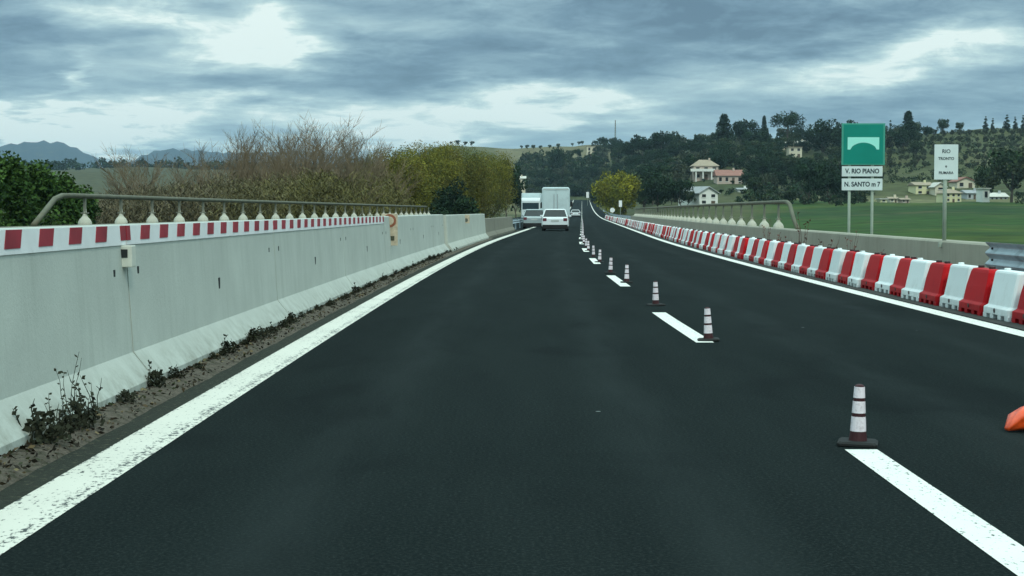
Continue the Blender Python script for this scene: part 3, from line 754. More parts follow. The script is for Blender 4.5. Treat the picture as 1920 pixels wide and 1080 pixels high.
# ------------------------------------------------------------------ vehicles
def wheel(parent, x, y, r_, w):
    b = MB(); n = 20
    b.loft([[(x + s * w / 2, y + rr_ * cos(2 * pi * k / n), r_ + rr_ * sin(2 * pi * k / n)) for k in range(n)] for (s, rr_) in ((-1, r_ * .93), (-.8, r_), (.8, r_), (1, r_ * .93))])
    wh = b.build("wheel", M['tyre'], parent)
    b = MB(); sx = 1 if x > 0 else -1
    b.loft([[(x + sx * (w / 2 + e), y + r_ * .6 * cos(2 * pi * k / n), r_ + r_ * .6 * sin(2 * pi * k / n)) for k in range(n)] for e in (-.02, .004)])
    o = b.build("rim", M['rim'], wh)
def car(paint_, label, Wd=1.80, Lg=4.3, Ht=1.46, estate=True):
    root = empty("car"); hw = Wd / 2
    def ring(y, zb, zt, w, round_=.07):
        return [(-w * .90, y, zb), (w * .90, y, zb), (w, y, zb + .12), (w, y, (zb + zt) / 2 + .05), (w * .965, y, zt - .05), (w * .90, y, zt), (-w * .90, y, zt), (-w * .965, y, zt - .05), (-w, y, (zb + zt) / 2 + .05), (-w, y, zb + .12)]
    b = MB(); h0 = -Lg / 2
    b.loft([ring(h0, .34, .80, hw * .90), ring(h0 + .06, .26, .90, hw * .96), ring(h0 + .25, .22, .97, hw), ring(h0 + .9, .20, .96, hw), ring(0, .20, .93, hw), ring(.75, .20, .92, hw), ring(Lg / 2 - .5, .22, .80, hw * .97), ring(Lg / 2 - .1, .26, .68, hw * .9), ring(Lg / 2, .34, .60, hw * .82)])
    b.build("body", paint_, root, smooth=False, bevel=.02)
    g = MB()
    def gr(y, z, w): return [(-w, y, z), (w, y, z)]
    yb, yt, yf, ybt = h0 + .16, h0 + .55, .35, 1.05
    base = [(-hw * .92, yb, .93), (hw * .92, yb, .93), (hw * .92, ybt, .90), (-hw * .92, ybt, .90)]
    roof = [(-hw * .74, yt, Ht - .05), (hw * .74, yt, Ht - .05), (hw * .74, yf, Ht - .04), (-hw * .74, yf, Ht - .04)]
    g.add(base + roof, [(0, 1, 5, 4), (1, 2, 6, 5), (2, 3, 7, 6), (3, 0, 4, 7), (4, 5, 6, 7), (0, 3, 2, 1)]); g.build("window_glass", M['glass'], root, bevel=.015)
    r_ = MB(); r_.loft([[(-hw * .76, yt - .05, Ht - .06), (hw * .76, yt - .05, Ht - .06), (hw * .72, yt, Ht), (-hw * .72, yt, Ht)], [(-hw * .76, -.3, Ht - .04), (hw * .76, -.3, Ht - .04), (hw * .68, -.3, Ht + .02), (-hw * .68, -.3, Ht + .02)], [(-hw * .76, yf + .05, Ht - .06), (hw * .76, yf + .05, Ht - .06), (hw * .72, yf, Ht), (-hw * .72, yf, Ht)]])
    r_.build("roof", paint_, root, bevel=.01)
    for s in (-1, 1):
        p = MB(); p.tube([(s * hw * .92, yb - .01, .93), (s * hw * .745, yt - .02, Ht - .06)], .045, 6); p.build("roof_pillar", paint_, root)
        p = MB(); p.box(*sorted((s * hw * .62, s * hw * .90)), h0 - .02, h0 + .12, .66, .86); p.build("tail_lamp", M['tail'], root, bevel=.02)
        p = MB(); p.box(*sorted((s * hw * .55, s * hw * .84)), Lg / 2 - .2, Lg / 2 - .02, .52, .64); p.build("headlight", M['lamp'], root, bevel=.02)
        p = MB(); p.box(*sorted((s * (hw + .0), s * (hw + .17))), .72, .84, .93, 1.06); p.build("side_mirror", paint_, root, bevel=.03)
    p = MB(); p.box(-.26, .26, h0 - .015, h0 + .03, .62, .74); p.build("number_plate", M['plate'], root)
    p = MB(); p.box(-hw * .93, hw * .93, h0 - .05, h0 + .25, .13, .42); p.build("rear_bumper", M['black_trim'], root, bevel=.04)  # black bumper, enlarged to stand in for the shade under the car too
    for sx in (-1, 1):
        for y in (-1.3, 1.3): wheel(root, sx * (hw - .12), y, .32, .20)
    tag(root, label, 'car'); return root
def van(label):
    root = empty("box_van"); hw = 1.12; b = MB()
    def ring(y, w, z0, z1, ch=.13): return [(-w, y, z0), (w, y, z0), (w, y, z1 - ch), (w - ch * .8, y, z1), (-w + ch * .8, y, z1), (-w, y, z1 - ch)]
    b.loft([ring(-3.0, hw * .97, .95, 3.22), ring(-2.93, hw, .9, 3.27), ring(1.4, hw, .9, 3.27), ring(1.5, hw * .97, .95, 3.22)]); b.build("cargo_box", M['truck_box'], root, bevel=.02)
    for s in (-1, 1):
        d = MB(); d.box(*sorted((s * .03, s * 1.0)), -3.03, -2.995, 1.1, 3.0); dd = d.build("rear_door", M['truck_box'], root, bevel=.02)
        h = MB(); h.box(*sorted((s * .12, s * .16)), -3.07, -3.03, 1.4, 2.7); h.build("handle", M['rim'], dd)
        p = MB(); p.box(*sorted((s * .82, s * 1.08)), -3.04, -2.95, .72, .88); p.build("tail_lamp", M['tail'], root, bevel=.01)
        m_ = MB(); m_.box(*sorted((s * 1.14, s * 1.34)), 2.5, 2.6, 1.7, 2.1); m_.build("side_mirror", M['black_trim'], root, bevel=.02)
    d = MB(); d.box(-1.0, 1.0, -3.035, -2.995, 3.04, 3.12); d.build("top_lamp_bar", M['plate'], root)
    b = MB(); b.loft([ring(1.56, 1.05, .6, 2.35), ring(2.2, 1.05, .5, 2.35), ring(2.9, 1.0, .5, 1.7), ring(3.4, .95, .5, 1.2)]); b.build("cab", M['car_white'], root, bevel=.03)
    b = MB(); b.box(-.5, -.38, -2.9, 1.5, .6, .9); b.box(.38, .5, -2.9, 1.5, .6, .9); b.box(-.38, .38, -2.9, -2.7, .6, .88); b.build("chassis", M['black_trim'], root)
    b = MB(); b.box(-1.05, 1.05, -3.08, -2.96, .45, .62); b.build("rear_bumper", M['rim'], root, bevel=.01)
    for sx in (-1, 1):
        for y in (-1.8, 2.4): wheel(root, sx * .93, y, .38, .24)
    tag(root, label, 'van'); return root
def lorry(label):
    root = empty("lorry"); hw = 1.2; b = MB()
    b.box(-hw, hw, -2.2, 6, .95, 3.55); b.build("cargo_box", M['truck_box'], root, bevel=.06)
    b = MB(); b.loft([[(-w, y, z0), (w, y, z0), (w, y, z1), (-w, y, z1)] for (y, w, z0, z1) in ((-4.15, 1.05, .45, 2.6), (-4.0, 1.15, .4, 2.85), (-2.35, 1.15, .4, 3.0))]); b.build("cab", M['car_white'], root, bevel=.05)
    b = MB(); b.box(-1.0, 1.0, -4.20, -4.10, 1.55, 2.35); b.build("windscreen", M['glass_truck'], root, bevel=.03)
    b = MB(); b.box(-.8, .8, -4.21, -4.12, .85, 1.35); b.build("grille", M['black_trim'], root, bevel=.02)
    for s in (-1, 1):
        b = MB(); b.box(*sorted((s * .80, s * 1.08)), -4.20, -4.06, .62, .82); b.build("headlight", M['lamp'], root, bevel=.02)
        b = MB(); b.box(*sorted((s * 1.18, s * 1.38)), -4.0, -3.9, 1.7, 2.3); b.build("side_mirror", M['black_trim'], root, bevel=.02)
    b = MB(); b.box(-.9, .9, -3.8, 5.6, .55, .9); b.build("chassis", M['black_trim'], root)
    for sx in (-1, 1):
        for y in (-3.0, 3.2, 4.4): wheel(root, sx * .98, y, .48, .3)
    tag(root, label, 'lorry'); return root
def place(o, px_, Y, extra=0):
    o.location = ((px_ - 960) / F * Y, Y, ev(Y)); o.rotation_euler = (0, 0, heading(Y) + extra)
place(car(M['car_white'], "white hatchback seen from behind, driving right behind the white box van"), 1041.5, 105 + 2.15)
place(van("tall white box van directly ahead of the white hatchback"), 1043, 131)
place(car(M['car_silver'], "silver grey car at the left side, half hidden by the white hatchback"), 1003, 122)
place(lorry("pale lorry with dark windscreen facing the camera, left of the white box van"), 997, 196)
place(car(M['car_white'], "tiny white car far ahead, just right of the box van"), 1079, 300)

# ------------------------------------------------------------------ far roadside posts and signs
def small_post(px_, ytop, ybase, wpx, D, label, round_=False):
    X, Y = spot(px_, D); zt = CAMZ + (HOR - ytop) / F * D; zb = CAMZ + (HOR - ybase) / F * D; w = wpx / F * D
    g = min(h1(X, Y), zb); root = empty("roadside_marker", (X, Y, g))
    b = MB(); b.tube([(0, .04, -.2), (0, .04, zt - g - .1)], .05, 8); b.build("post", M['pole'], root)
    b = MB()
    if round_: disc(b, 0, (zt + zb) / 2 - g, w / 2, -.03, 0)
    else: b.box(-w / 2, w / 2, -.03, 0, zb - g, zt - g)
    b.build("panel", mat("marker_white", (.8, .82, .8), .5), root, bevel=.01 if not round_ else 0)
    tag(root, label, 'road marker')
small_post(1163, 376, 388, 6, 300, "white upright marker beside the road under the yellow tree, nearer of two")
small_post(1145.5, 372, 384, 6, 340, "fainter white marker left of the nearer one below the yellow tree")
small_post(1148, 389, 399, 9, 285, "round white sign at the far end of the plastic barrier row", True)
small_post(1101.5, 360, 371, 5, 600, "tiny pale marker where the road vanishes up the hill")

# ------------------------------------------------------------------ foliage
def crown_arrays(rs, n, w, h, leaf, cols, shape='round', clumps=26, lo=.62, hi=1.35):
    """leaf sized faces in clumps through a crown's volume; returns verts (4n,3), colours (4n,3)"""
    cc = []; rad = []
    tries = 0
    while len(cc) < clumps:
        p = rs.uniform(-1, 1, 3)
        if shape == 'round':
            if np.sum(p ** 2) > 1: continue
            q = p * np.array([w / 2, w / 2, h / 2]) * .82; r_ = rs.uniform(.16, .30) * w * .62
        elif shape == 'cone':
            t = rs.uniform(0, 1) ** 1.3; a = rs.uniform(0, 2 * pi); rr_ = (1 - t) * w / 2 * rs.uniform(.4, .85)
            q = np.array([rr_ * cos(a), rr_ * sin(a), (t - .5) * h * .95]); r_ = (.10 + .18 * (1 - t)) * w
        elif shape == 'umbrella':
            if p[0] ** 2 + p[1] ** 2 > 1: continue
            d = p[0] ** 2 + p[1] ** 2; q = np.array([p[0] * w / 2 * .85, p[1] * w / 2 * .85, h * (.30 * (1 - d)) + p[2] * h * .18]); r_ = .16 * w
        elif shape == 'drape':
            if np.sum(p[:2] ** 2) > 1: continue
            d = np.sum(p[:2] ** 2); zt = sqrt(max(0, 1 - d)); q = np.array([p[0] * w / 2 * .9, p[1] * w / 2 * .9, h * (-.5 + rs.uniform(.05, 1) * zt * .97)]); r_ = rs.uniform(.10, .17) * w
        cc.append(q); rad.append(r_)
    cc = np.array(cc); rad = np.array(rad)
    tone = rs.uniform(lo, hi, clumps); ci = rs.randint(0, clumps, n); cols = np.array(cols); cidx = rs.randint(0, len(cols), clumps)
    d = rs.normal(size=(n, 3)); d /= np.linalg.norm(d, axis=1)[:, None]; d *= (rs.uniform(.35, 1.08, n) ** .6)[:, None]
    if shape == 'drape': d[:, 2] *= 1.5
    pos = cc[ci] + d * rad[ci][:, None]
    u = rs.normal(size=(n, 3)); u /= np.linalg.norm(u, axis=1)[:, None]; v_ = np.cross(u, rs.normal(size=(n, 3))); v_ /= np.linalg.norm(v_, axis=1)[:, None]
    if shape == 'drape': u = u * .5 + np.array([0, 0, 1.4])
    s = (leaf * rs.uniform(.5, 1.4, n))[:, None]
    a = pos - u * s * .5; b = pos + v_ * s * .32; c = pos + u * s * .5; e = pos - v_ * s * .32
    vs = np.stack([a, b, c, e], 1).reshape(-1, 3)
    col = cols[cidx[ci]] * (tone[ci] * rs.uniform(.75, 1.25, n))[:, None]
    return vs, np.repeat(col, 4, 0)
def leafmesh(name, vs, col, m=None):
    n = len(vs) // 4; me = bpy.data.meshes.new(name)
    me.vertices.add(4 * n); me.vertices.foreach_set('co', vs.astype(np.float32).ravel())
    me.loops.add(4 * n); me.loops.foreach_set('vertex_index', np.arange(4 * n, dtype=np.int32))
    me.polygons.add(n); me.polygons.foreach_set('loop_start', np.arange(0, 4 * n, 4, dtype=np.int32))
    try: me.polygons.foreach_set('loop_total', np.full(n, 4, dtype=np.int32))
    except Exception: pass
    me.update(calc_edges=True)
    ca = me.color_attributes.new("Col", 'FLOAT_COLOR', 'POINT'); ca.data.foreach_set('color', np.hstack([col, np.ones((len(col), 1))]).astype(np.float32).ravel())
    me.materials.append(m or M['leaf']); return me
def tree_proto(name, seed, w, h, trunk_h, n, leaf, cols, shape='round', clumps=26, limbs=5, tr=.18, lo=.62, hi=1.35):
    rs = np.random.RandomState(seed); root = empty(name)
    b = MB(); zc_ = trunk_h + h / 2
    b.tube([(0, 0, -.6), (.03 * w, 0, trunk_h * .6), (-.02 * w, .02 * w, trunk_h), (0, 0, zc_ + h * .25)], [tr * 1.4, tr, tr * .8, tr * .25], 8)
    for k in range(limbs):
        a = 2 * pi * k / limbs + rs.uniform(-.4, .4); z0 = trunk_h * rs.uniform(.7, 1.1); L_ = w * rs.uniform(.25, .4)
        b.tube([(0, 0, z0), (L_ * .5 * cos(a), L_ * .5 * sin(a), z0 + h * .18), (L_ * cos(a), L_ * sin(a), z0 + h * rs.uniform(.3, .5))], [tr * .5, tr * .32, tr * .1], 5)
    b.build("trunk", M['bark'], root)
    vs, col = crown_arrays(rs, n, w, h, leaf, cols, shape, clumps, lo, hi); vs[:, 2] += zc_
    me = leafmesh("crown", vs, col); o = bpy.data.objects.new("crown", me); COL.objects.link(o); o.parent = root; KIDS.setdefault(root.name, []).append(o)
    return root
DK = [(.008, .024, .010), (.012, .033, .013), (.018, .042, .016)]
MG = [(.020, .042, .014), (.032, .055, .020), (.045, .062, .026)]
OL = [(.050, .065, .038), (.065, .080, .050), (.040, .055, .030)]
YL = [(.18, .18, .014), (.22, .21, .016), (.115, .125, .016), (.15, .16, .014)]
WL = [(.130, .132, .016), (.105, .110, .016), (.155, .152, .018), (.140, .118, .018), (.075, .090, .016)]
BR = [(.115, .098, .056), (.090, .080, .050), (.075, .072, .035), (.130, .112, .066)]
P = {}
P['dark_a'] = tree_proto("evergreen_tree", 1, 8, 7.5, 1.6, 2600, .55, DK, clumps=30)
P['dark_b'] = tree_proto("evergreen_tree", 2, 10, 7, 1.4, 3000, .6, DK, clumps=34)
P['green'] = tree_proto("broadleaf_tree", 3, 7, 6, 1.6, 2200, .5, MG, clumps=24)
P['conifer'] = tree_proto("conifer_tree", 4, 5.5, 10, 1.0, 2600, .5, DK, 'cone', 40, 3)
P['cypress'] = tree_proto("cypress_tree", 5, 2.4, 9, .5, 1500, .4, DK, 'cone', 30, 2, .12)
P['pine'] = tree_proto("umbrella_pine", 6, 10, 5, 5.5, 2600, .5, DK, 'umbrella', 30, 6, .25)
P['olive'] = tree_proto("olive_tree", 7, 5, 3.8, .9, 1400, .4, OL, clumps=18)
P['yellow'] = tree_proto("yellow_tree", 8, 11, 9.5, .1, 14000, .42, YL, clumps=70)
P['willow'] = tree_proto("willow_tree", 9, 13, 11, .1, 60000, .18, WL, 'round', 150, 5, .3, .82, 1.16)
P['laurel'] = tree_proto("leafy_bush", 10, 5.5, 7.4, .3, 18000, .17, [(.012, .036, .008), (.024, .060, .012), (.042, .088, .016)], 'cone', 60, 4)
P['ivy'] = tree_proto("ivy_covered_tree", 11, 5, 5.4, .2, 6000, .24, DK, clumps=34)
used_p = {}
def put(kind, px_, D, hpx=None, top=None, label='', cat='tree', group=None, wide=1.0, X=None, base=None):
    x, y = spot(px_, D); g = h1(x, y) if base is None else base
    r0 = P[kind]
    if kind in used_p: o = copy_tree(r0)
    else: o = r0; used_p[kind] = True
    hh = HGT[kind]
    if top is not None: want = CAMZ + (HOR - top) / F * D - g
    else: want = hpx / F * D
    s = max(.15, want / hh); o.location = (x, y, g); o.scale = (s * wide, s * wide, s)
    o.rotation_euler = (0, 0, rnd.uniform(0, 6.28)); tag(o, label, cat, group)
    return o
HGT = {'dark_a': 9.3, 'dark_b': 8.6, 'green': 7.8, 'conifer': 11.4, 'cypress': 9.6, 'pine': 9.4, 'olive': 4.8, 'yellow': 9.6, 'willow': 11.0, 'laurel': 7.9, 'ivy': 5.8}
# skyline trees on the right hill
for (k, px_, D, top, wd, lab) in [
    ('conifer', 1356, 640, 212, 1.5, "tall pointed dark conifer standing highest above the pink villa"),
    ('dark_a', 1396, 660, 218, 1.0, "round dark evergreen on the skyline right of the tallest conifer"),
    ('conifer', 1431, 660, 216, .8, "narrow pointed conifer on the skyline between two round crowns"),
    ('dark_a', 1415, 620, 238, 1.2, "dark evergreen just below the narrow skyline conifer"),
    ('pine', 1474, 640, 221, 1.0, "umbrella shaped pine above the tan hillside house"),
    ('dark_b', 1540, 610, 225, 1.1, "wide dark evergreen touching the left edge of the green sign"),
    ('dark_b', 1585, 640, 226, 1.0, "dark evergreen crown showing behind the green sign"),
    ('cypress', 1667, 680, 222, 1.0, "slim dark cypress directly right of the green sign's top"),
    ('conifer', 1700, 640, 207, 1.5, "ragged dark conifer on the skyline between the two signs"),
    ('dark_a', 1690, 600, 238, 1.2, "bulky dark tree below the ragged skyline conifer between the signs"),
    ('dark_a', 1735, 690, 234, .9, "small dark skyline tree right of the ragged conifer"),
    ('green', 1765, 700, 219, .8, "thin skyline tree above the small white sign"),
    ('green', 1796, 700, 227, .8, "low skyline tree just right of the small white sign"),
    ('cypress', 1845, 690, 216, 1.6, "leftmost of the dark cypresses at the skyline's right end"),
    ('cypress', 1858, 690, 220, 1.4, "second dark cypress in the row at the skyline's right end"),
    ('cypress', 1884, 690, 213, 1.9, "tallest broad cypress in the row at the skyline's right end"),
    ('cypress', 1900, 690, 217, 1.5, "cypress just right of the tallest one at the skyline's right end"),
    ('cypress', 1915, 690, 214, 1.5, "rightmost cypress on the skyline, at the frame edge"),
    ('dark_a', 1240, 690, 240, .9, "round dark tree on the skyline above the white gabled house"),
    ('dark_a', 1205, 690, 252, 1.1, "lower dark tree on the skyline left of the round one"),
    ('dark_a', 1185, 700, 262, 1.1, "leftmost low dark tree of the right hill's skyline clump"),
    ('dark_b', 1275, 700, 254, .9, "flat dark crown on the skyline above and right of the white gable"),
    ('green', 1310, 700, 248, .9, "small green skyline tree left of the tallest conifer"),
    ('conifer', 1303, 660, 252, 1.0, "short dark conifer right of the white gabled house"),
    ('dark_a', 1045, 800, 268, .5, "small dark tree alone on the pale slope left of the tan tower house"),
    ]:
    put(k, px_, D, top=top, wide=wd, label=lab)
# large nearer trees
for (k, px_, D, top, wd, lab) in [
    ('yellow', 1158, 330, 318, .95, "yellow autumn tree beside the far end of the barrier row"),
    ('dark_b', 1232, 335, 318, .8, "dark evergreen right behind the yellow tree"),
    ('dark_a', 1275, 330, 330, 1.0, "dark broad tree between the yellow tree and the white farmhouse"),
    ('green', 1207, 360, 312, 1.0, "dull green tree peeking out just behind the yellow tree"),
    ('dark_a', 1515, 345, 292, .85, "big dark evergreen standing left of the green sign's posts"),
    ('dark_b', 1553, 350, 303, .8, "second big dark evergreen directly behind the green sign's left post"),
    ('green', 1480, 350, 355, 1.2, "low green bush left of the big dark evergreens by the sign"),
    ('green', 1895, 350, 262, .9, "large brown green tree at the right edge behind the sheds"),
    ('green', 1850, 370, 300, .8, "middle sized green tree left of the large one at the right edge"),
    ('dark_a', 1590, 370, 325, .9, "dark tree seen between the posts of the green sign"),
    ]:
    put(k, px_, D, top=top, wide=wd, label=lab)
# willows and others left of the road
for (k, px_, D, top, wd, lab) in [
    ('willow', 722, 150, 276, .95, "leftmost yellow green willow, beside the bare trees"),
    ('willow', 790, 172, 262, .85, "tallest yellow green willow left of the road"),
    ('willow', 858, 200, 266, .85, "second willow from the road, olive yellow and rounded"),
    ('willow', 912, 232, 280, .75, "yellow green willow nearest the road on the left"),
    ('willow', 668, 138, 320, .8, "low olive brown willow mixed into the bare thicket"),
    ('ivy', 852, 142, 334, .9, "dark ivy covered tree forming an arch in front of the willows"),
    ('ivy', 832, 140, 362, 1.0, "small dark bush at the foot of the arching ivy tree"),
    ('dark_a', 948, 262, 286, .55, "narrow dark evergreen closing the willow row by the road"),
    ('dark_a', 966, 290, 318, .6, "dark evergreen left of the pale lorry, last before the road"),
    ('laurel', 20, 58, 282, 1.0, "leafy dark green bush at the left edge behind the railing"),
    ('laurel', 70, 60, 298, 1.1, "second leafy green bush from the left edge, above the railing's start"),
    ('laurel', 118, 63, 320, 1.1, "third leafy green bush, sloping down beside the railing"),
    ('laurel', -30, 56, 290, 1.1, "leafy green bush partly cut off by the left edge"),
    ('laurel', 155, 66, 345, 1.1, "lowest rightmost leafy green bush of the left group"),
    ]:
    put(k, px_, D, top=top, wide=wd, label=lab)
# more evergreens scattered over the hillside
rh = random.Random(21); n_h = 0; boxes_clear = [(1298, 1394, 296, 350, 488), (1308, 1350, 349, 388, 425), (1264, 1302, 264, 287, 610), (1464, 1526, 261, 296, 595), (1098, 1120, 272, 300, 800), (1640, 1900, 330, 392, 425)]
regions = [(1115, 1330, 274, 392, 125), (1330, 1650, 258, 340, 120), (1255, 1440, 276, 345, 50), (1640, 1720, 250, 300, 14), (970, 1125, 322, 376, 60), (1000, 1120, 296, 320, 7), (1400, 1500, 310, 372, 16)]
def ground_D(px_, py):
    """distance at which the ground shows at this bearing and height in view"""
    for D in np.arange(300, 1050, 6):
        x, y = spot(px_, D)
        if h1(x, y) >= CAMZ + (HOR - py) / F * D: return float(D)
    return None
for (a, b_, c, d, num) in regions:
    k = 0; tries = 0
    while k < num and tries < num * 12:
        tries += 1
        px_ = rh.uniform(a, b_); py = rh.uniform(c, d)
        D = ground_D(px_, py)
        if D is None: continue
        if D < 360 and px_ < 1180: continue
        hpx = rh.uniform(24, 40) * min(1.2, 560 / D)
        if any(D < dh and x0 - 12 < px_ < x1 + 12 and z0 < py - 1 and py - hpx < z1 - (z1 - z0) * .32 for (x0, x1, z0, z1, dh) in boxes_clear): continue
        if any(dh - 2 <= D < dh + 16 and x0 - 8 < px_ < x1 + 8 for (x0, x1, z0, z1, dh) in boxes_clear): continue
        xx_, yy_ = spot(px_, D)
        if px_ > 1120 and .5 + .5 * sin(xx_ * .045 + 1.5) * sin(yy_ * .05 + 1.0) > .80: continue
        kind = rh.choice(['dark_a', 'dark_b', 'green', 'green', 'dark_b', 'olive'])
        put(kind, px_, D, hpx=hpx, label="dark tree in the dense wooded slope of the right hill" if a > 1100 else "dark tree in the wooded gully above the vehicles", group="trees of the wooded slope" if a > 1100 else "trees of the wooded gully")
        k += 1
# olive rows on the right slope
for r_i in range(6):
    for c_i in range(16):
        px_ = 1668 + c_i * 16 + rh.uniform(-4, 4); py = 318 - r_i * 12 + (px_ - 1668) * -.01
        if py > 296 and 1745 < px_ < 1800: continue
        D = ground_D(px_, py)
        if D: put('olive', px_, D, hpx=rh.uniform(10, 15), label="small grey green olive tree in the grove on the right slope", group="olive trees on the right slope", wide=1.1)
# distant little trees on the far ridge
for px_ in (978, 990, 1002, 1012, 1028, 1047, 1075, 1085, 1093, 1118, 1128, 1138, 845, 858, 872, 884):
    put(rh.choice(['dark_a', 'green', 'dark_a']), px_ + rh.uniform(-3, 3), 985, hpx=rh.uniform(7, 12), label="tiny dark tree on the distant pale ridge" , group="tiny trees on the far ridge")

# bare trees: recursive branching
def bare_tree(seed, h, spread=.35, levels=5, stems=3, leafy=0):
    rs = random.Random(seed); vs = []; fs = []
    def seg(p, q, r0, r1):
        d = (q - p)
        if d.length < 1e-4: return
        a = d.orthogonal().normalized(); b_ = d.normalized().cross(a); k = len(vs)
        for (c, r_) in ((p, r0), (q, r1)):
            for t in (0, 2.094, 4.189): vs.append(tuple(c + (a * cos(t) + b_ * sin(t)) * r_))
        for j in range(3): fs.append((k + j, k + (j + 1) % 3, k + 3 + (j + 1) % 3, k + 3 + j))
    def grow(p, d, L_, r_, lev):
        n = 3; q = p
        for i in range(n):
            d2 = (d + Vector((rs.uniform(-.14, .14), rs.uniform(-.14, .14), rs.uniform(-.04, .10)))).normalized()
            q2 = q + d2 * L_ / n; seg(q, q2, r_ * (1 - .22 * i), r_ * (1 - .22 * (i + 1))); q = q2; d = d2
            if lev > 0:
                for _ in range(2 if lev > 1 else 3):
                    if rs.random() < .80:
                        a = rs.uniform(0, 6.28); s_ = rs.uniform(spread * .6, spread * 1.6)
                        dd = (d + Vector((cos(a) * s_, sin(a) * s_, rs.uniform(-.12, .20)))).normalized()
                        grow(q, dd, L_ * rs.uniform(.45, .72), max(.014, r_ * .5), lev - 1)
    for s_ in range(stems):
        a = rs.uniform(0, 6.28); grow(Vector((rs.uniform(-.4, .4), rs.uniform(-.4, .4), -.5)), Vector((cos(a) * .22, sin(a) * .22, 1)).normalized(), h * rs.uniform(.48, .62), .12, levels)
    zm = max(v_[2] for v_ in vs); sc = h / zm
    vs = [(x * sc, y * sc, z * sc) for (x, y, z) in vs]
    me = bpy.data.meshes.new("bare_tree"); me.from_pydata(vs, [], fs); me.materials.append(M['barebark']); return me
bare = [bare_tree(31, 10, .55, 4, 2), bare_tree(32, 10, .65, 4, 2), bare_tree(33, 10, .5, 4, 3), bare_tree(34, 10, .7, 4, 2)]
spots = [(270, 120, 282), (300, 112, 262), (338, 118, 268), (372, 110, 258), (402, 122, 262), (438, 112, 232), (460, 120, 226), (492, 115, 244), (515, 110, 222),
         (540, 122, 208), (562, 112, 222), (590, 118, 203), (604, 110, 212), (628, 122, 240), (655, 114, 236), (684, 120, 216), (705, 116, 220), (575, 128, 232), (480, 130, 250), (350, 104, 290), (420, 106, 285), (640, 106, 268), (530, 102, 262), (245, 116, 296), (715, 130, 262),
         (448, 116, 236), (552, 116, 220), (598, 124, 222), (694, 124, 232), (505, 118, 232), (615, 114, 250), (670, 112, 258)]
spots = spots[:25]
for i, (px_, D, top) in enumerate(spots):
    if i in (2, 8, 12, 16, 20): continue
    o = bpy.data.objects.new("bare_tree", bare[i % 4]); COL.objects.link(o); x, y = spot(px_, D); g = h1(x, y)
    s = (CAMZ + (HOR - top) / F * D - g) / 10; o.location = (x, y, g); o.scale = (s * .85, s * .85, s); o.rotation_euler = (0, 0, rnd.uniform(0, 6.28))
    lab = {11: "bare tree whose twigs reach highest against the sky left of the willows", 15: "bare tree with feathery crown next to the leftmost willow", 23: "leftmost bare tree, low in front of the blue mountain",
           6: "tall bare tree at the left end of the highest twiggy group"}.get(i, "leafless grey brown tree in the bare thicket on the left")
    tag(o, lab, 'bare tree', 'leafless trees of the left thicket')

# brown thicket mass, bushes nobody could count
def thicket():
    rs = np.random.RandomState(77); V = []; C = []
    for k in range(420):
        px_ = rs.uniform(150, 735); D = rs.uniform(84, 140); x, y = spot(px_, D)
        if x > -10.8 + cv(y) - 1.2: continue
        topy = np.interp(px_, [150, 220, 330, 430, 560, 690, 740], [372, 350, 334, 322, 312, 312, 306]) + rs.uniform(0, 40)
        g = h1(x, y); hh = CAMZ + (HOR - topy) / F * D - g
        if hh < .8: continue
        t = np.clip((px_ - 300) / 400 + rs.uniform(-.25, .25), 0, 1)
        cols = np.array(BR) * (1 - t) + np.array([(.115, .108, .028), (.100, .092, .030), (.125, .116, .030), (.085, .088, .026)]) * t
        w = rs.uniform(3.0, 5.0); n = 2300
        # twiggy upright slivers
        r_ = w / 2 * np.sqrt(rs.uniform(0, 1, n)); a = rs.uniform(0, 2 * pi, n); zz = rs.uniform(.1, 1, n) ** .8
        p = np.stack([x + r_ * np.cos(a), y + r_ * np.sin(a), g + hh * zz * (1 - .35 * (r_ / (w / 2)) ** 2)], 1)
        u = np.stack([rs.normal(0, .9, n), rs.normal(0, .9, n), np.ones(n)], 1) * (rs.uniform(.08, .26, n))[:, None]
        s = np.stack([rs.normal(size=n), rs.normal(size=n), np.zeros(n)], 1); s /= np.linalg.norm(s, axis=1)[:, None]; s *= rs.uniform(.012, .035, n)[:, None]
        V.append(np.stack([p - u * .5 - s * .6, p - u * .5 + s * .6, p + u * .5 + s, p + u * .5 - s], 1).reshape(-1, 3))
        c = cols[rs.randint(0, 4, n)] * (rs.uniform(.75, 1.25, n) * rs.uniform(.75, 1.2))[:, None]; C.append(np.repeat(c, 4, 0))
    me = leafmesh("thicket", np.vstack(V), np.vstack(C)); o = bpy.data.objects.new("thicket", me); COL.objects.link(o); tag(o, "brown leafless undergrowth filling the slope behind the left railing", 'undergrowth', kind='stuff')
thicket()
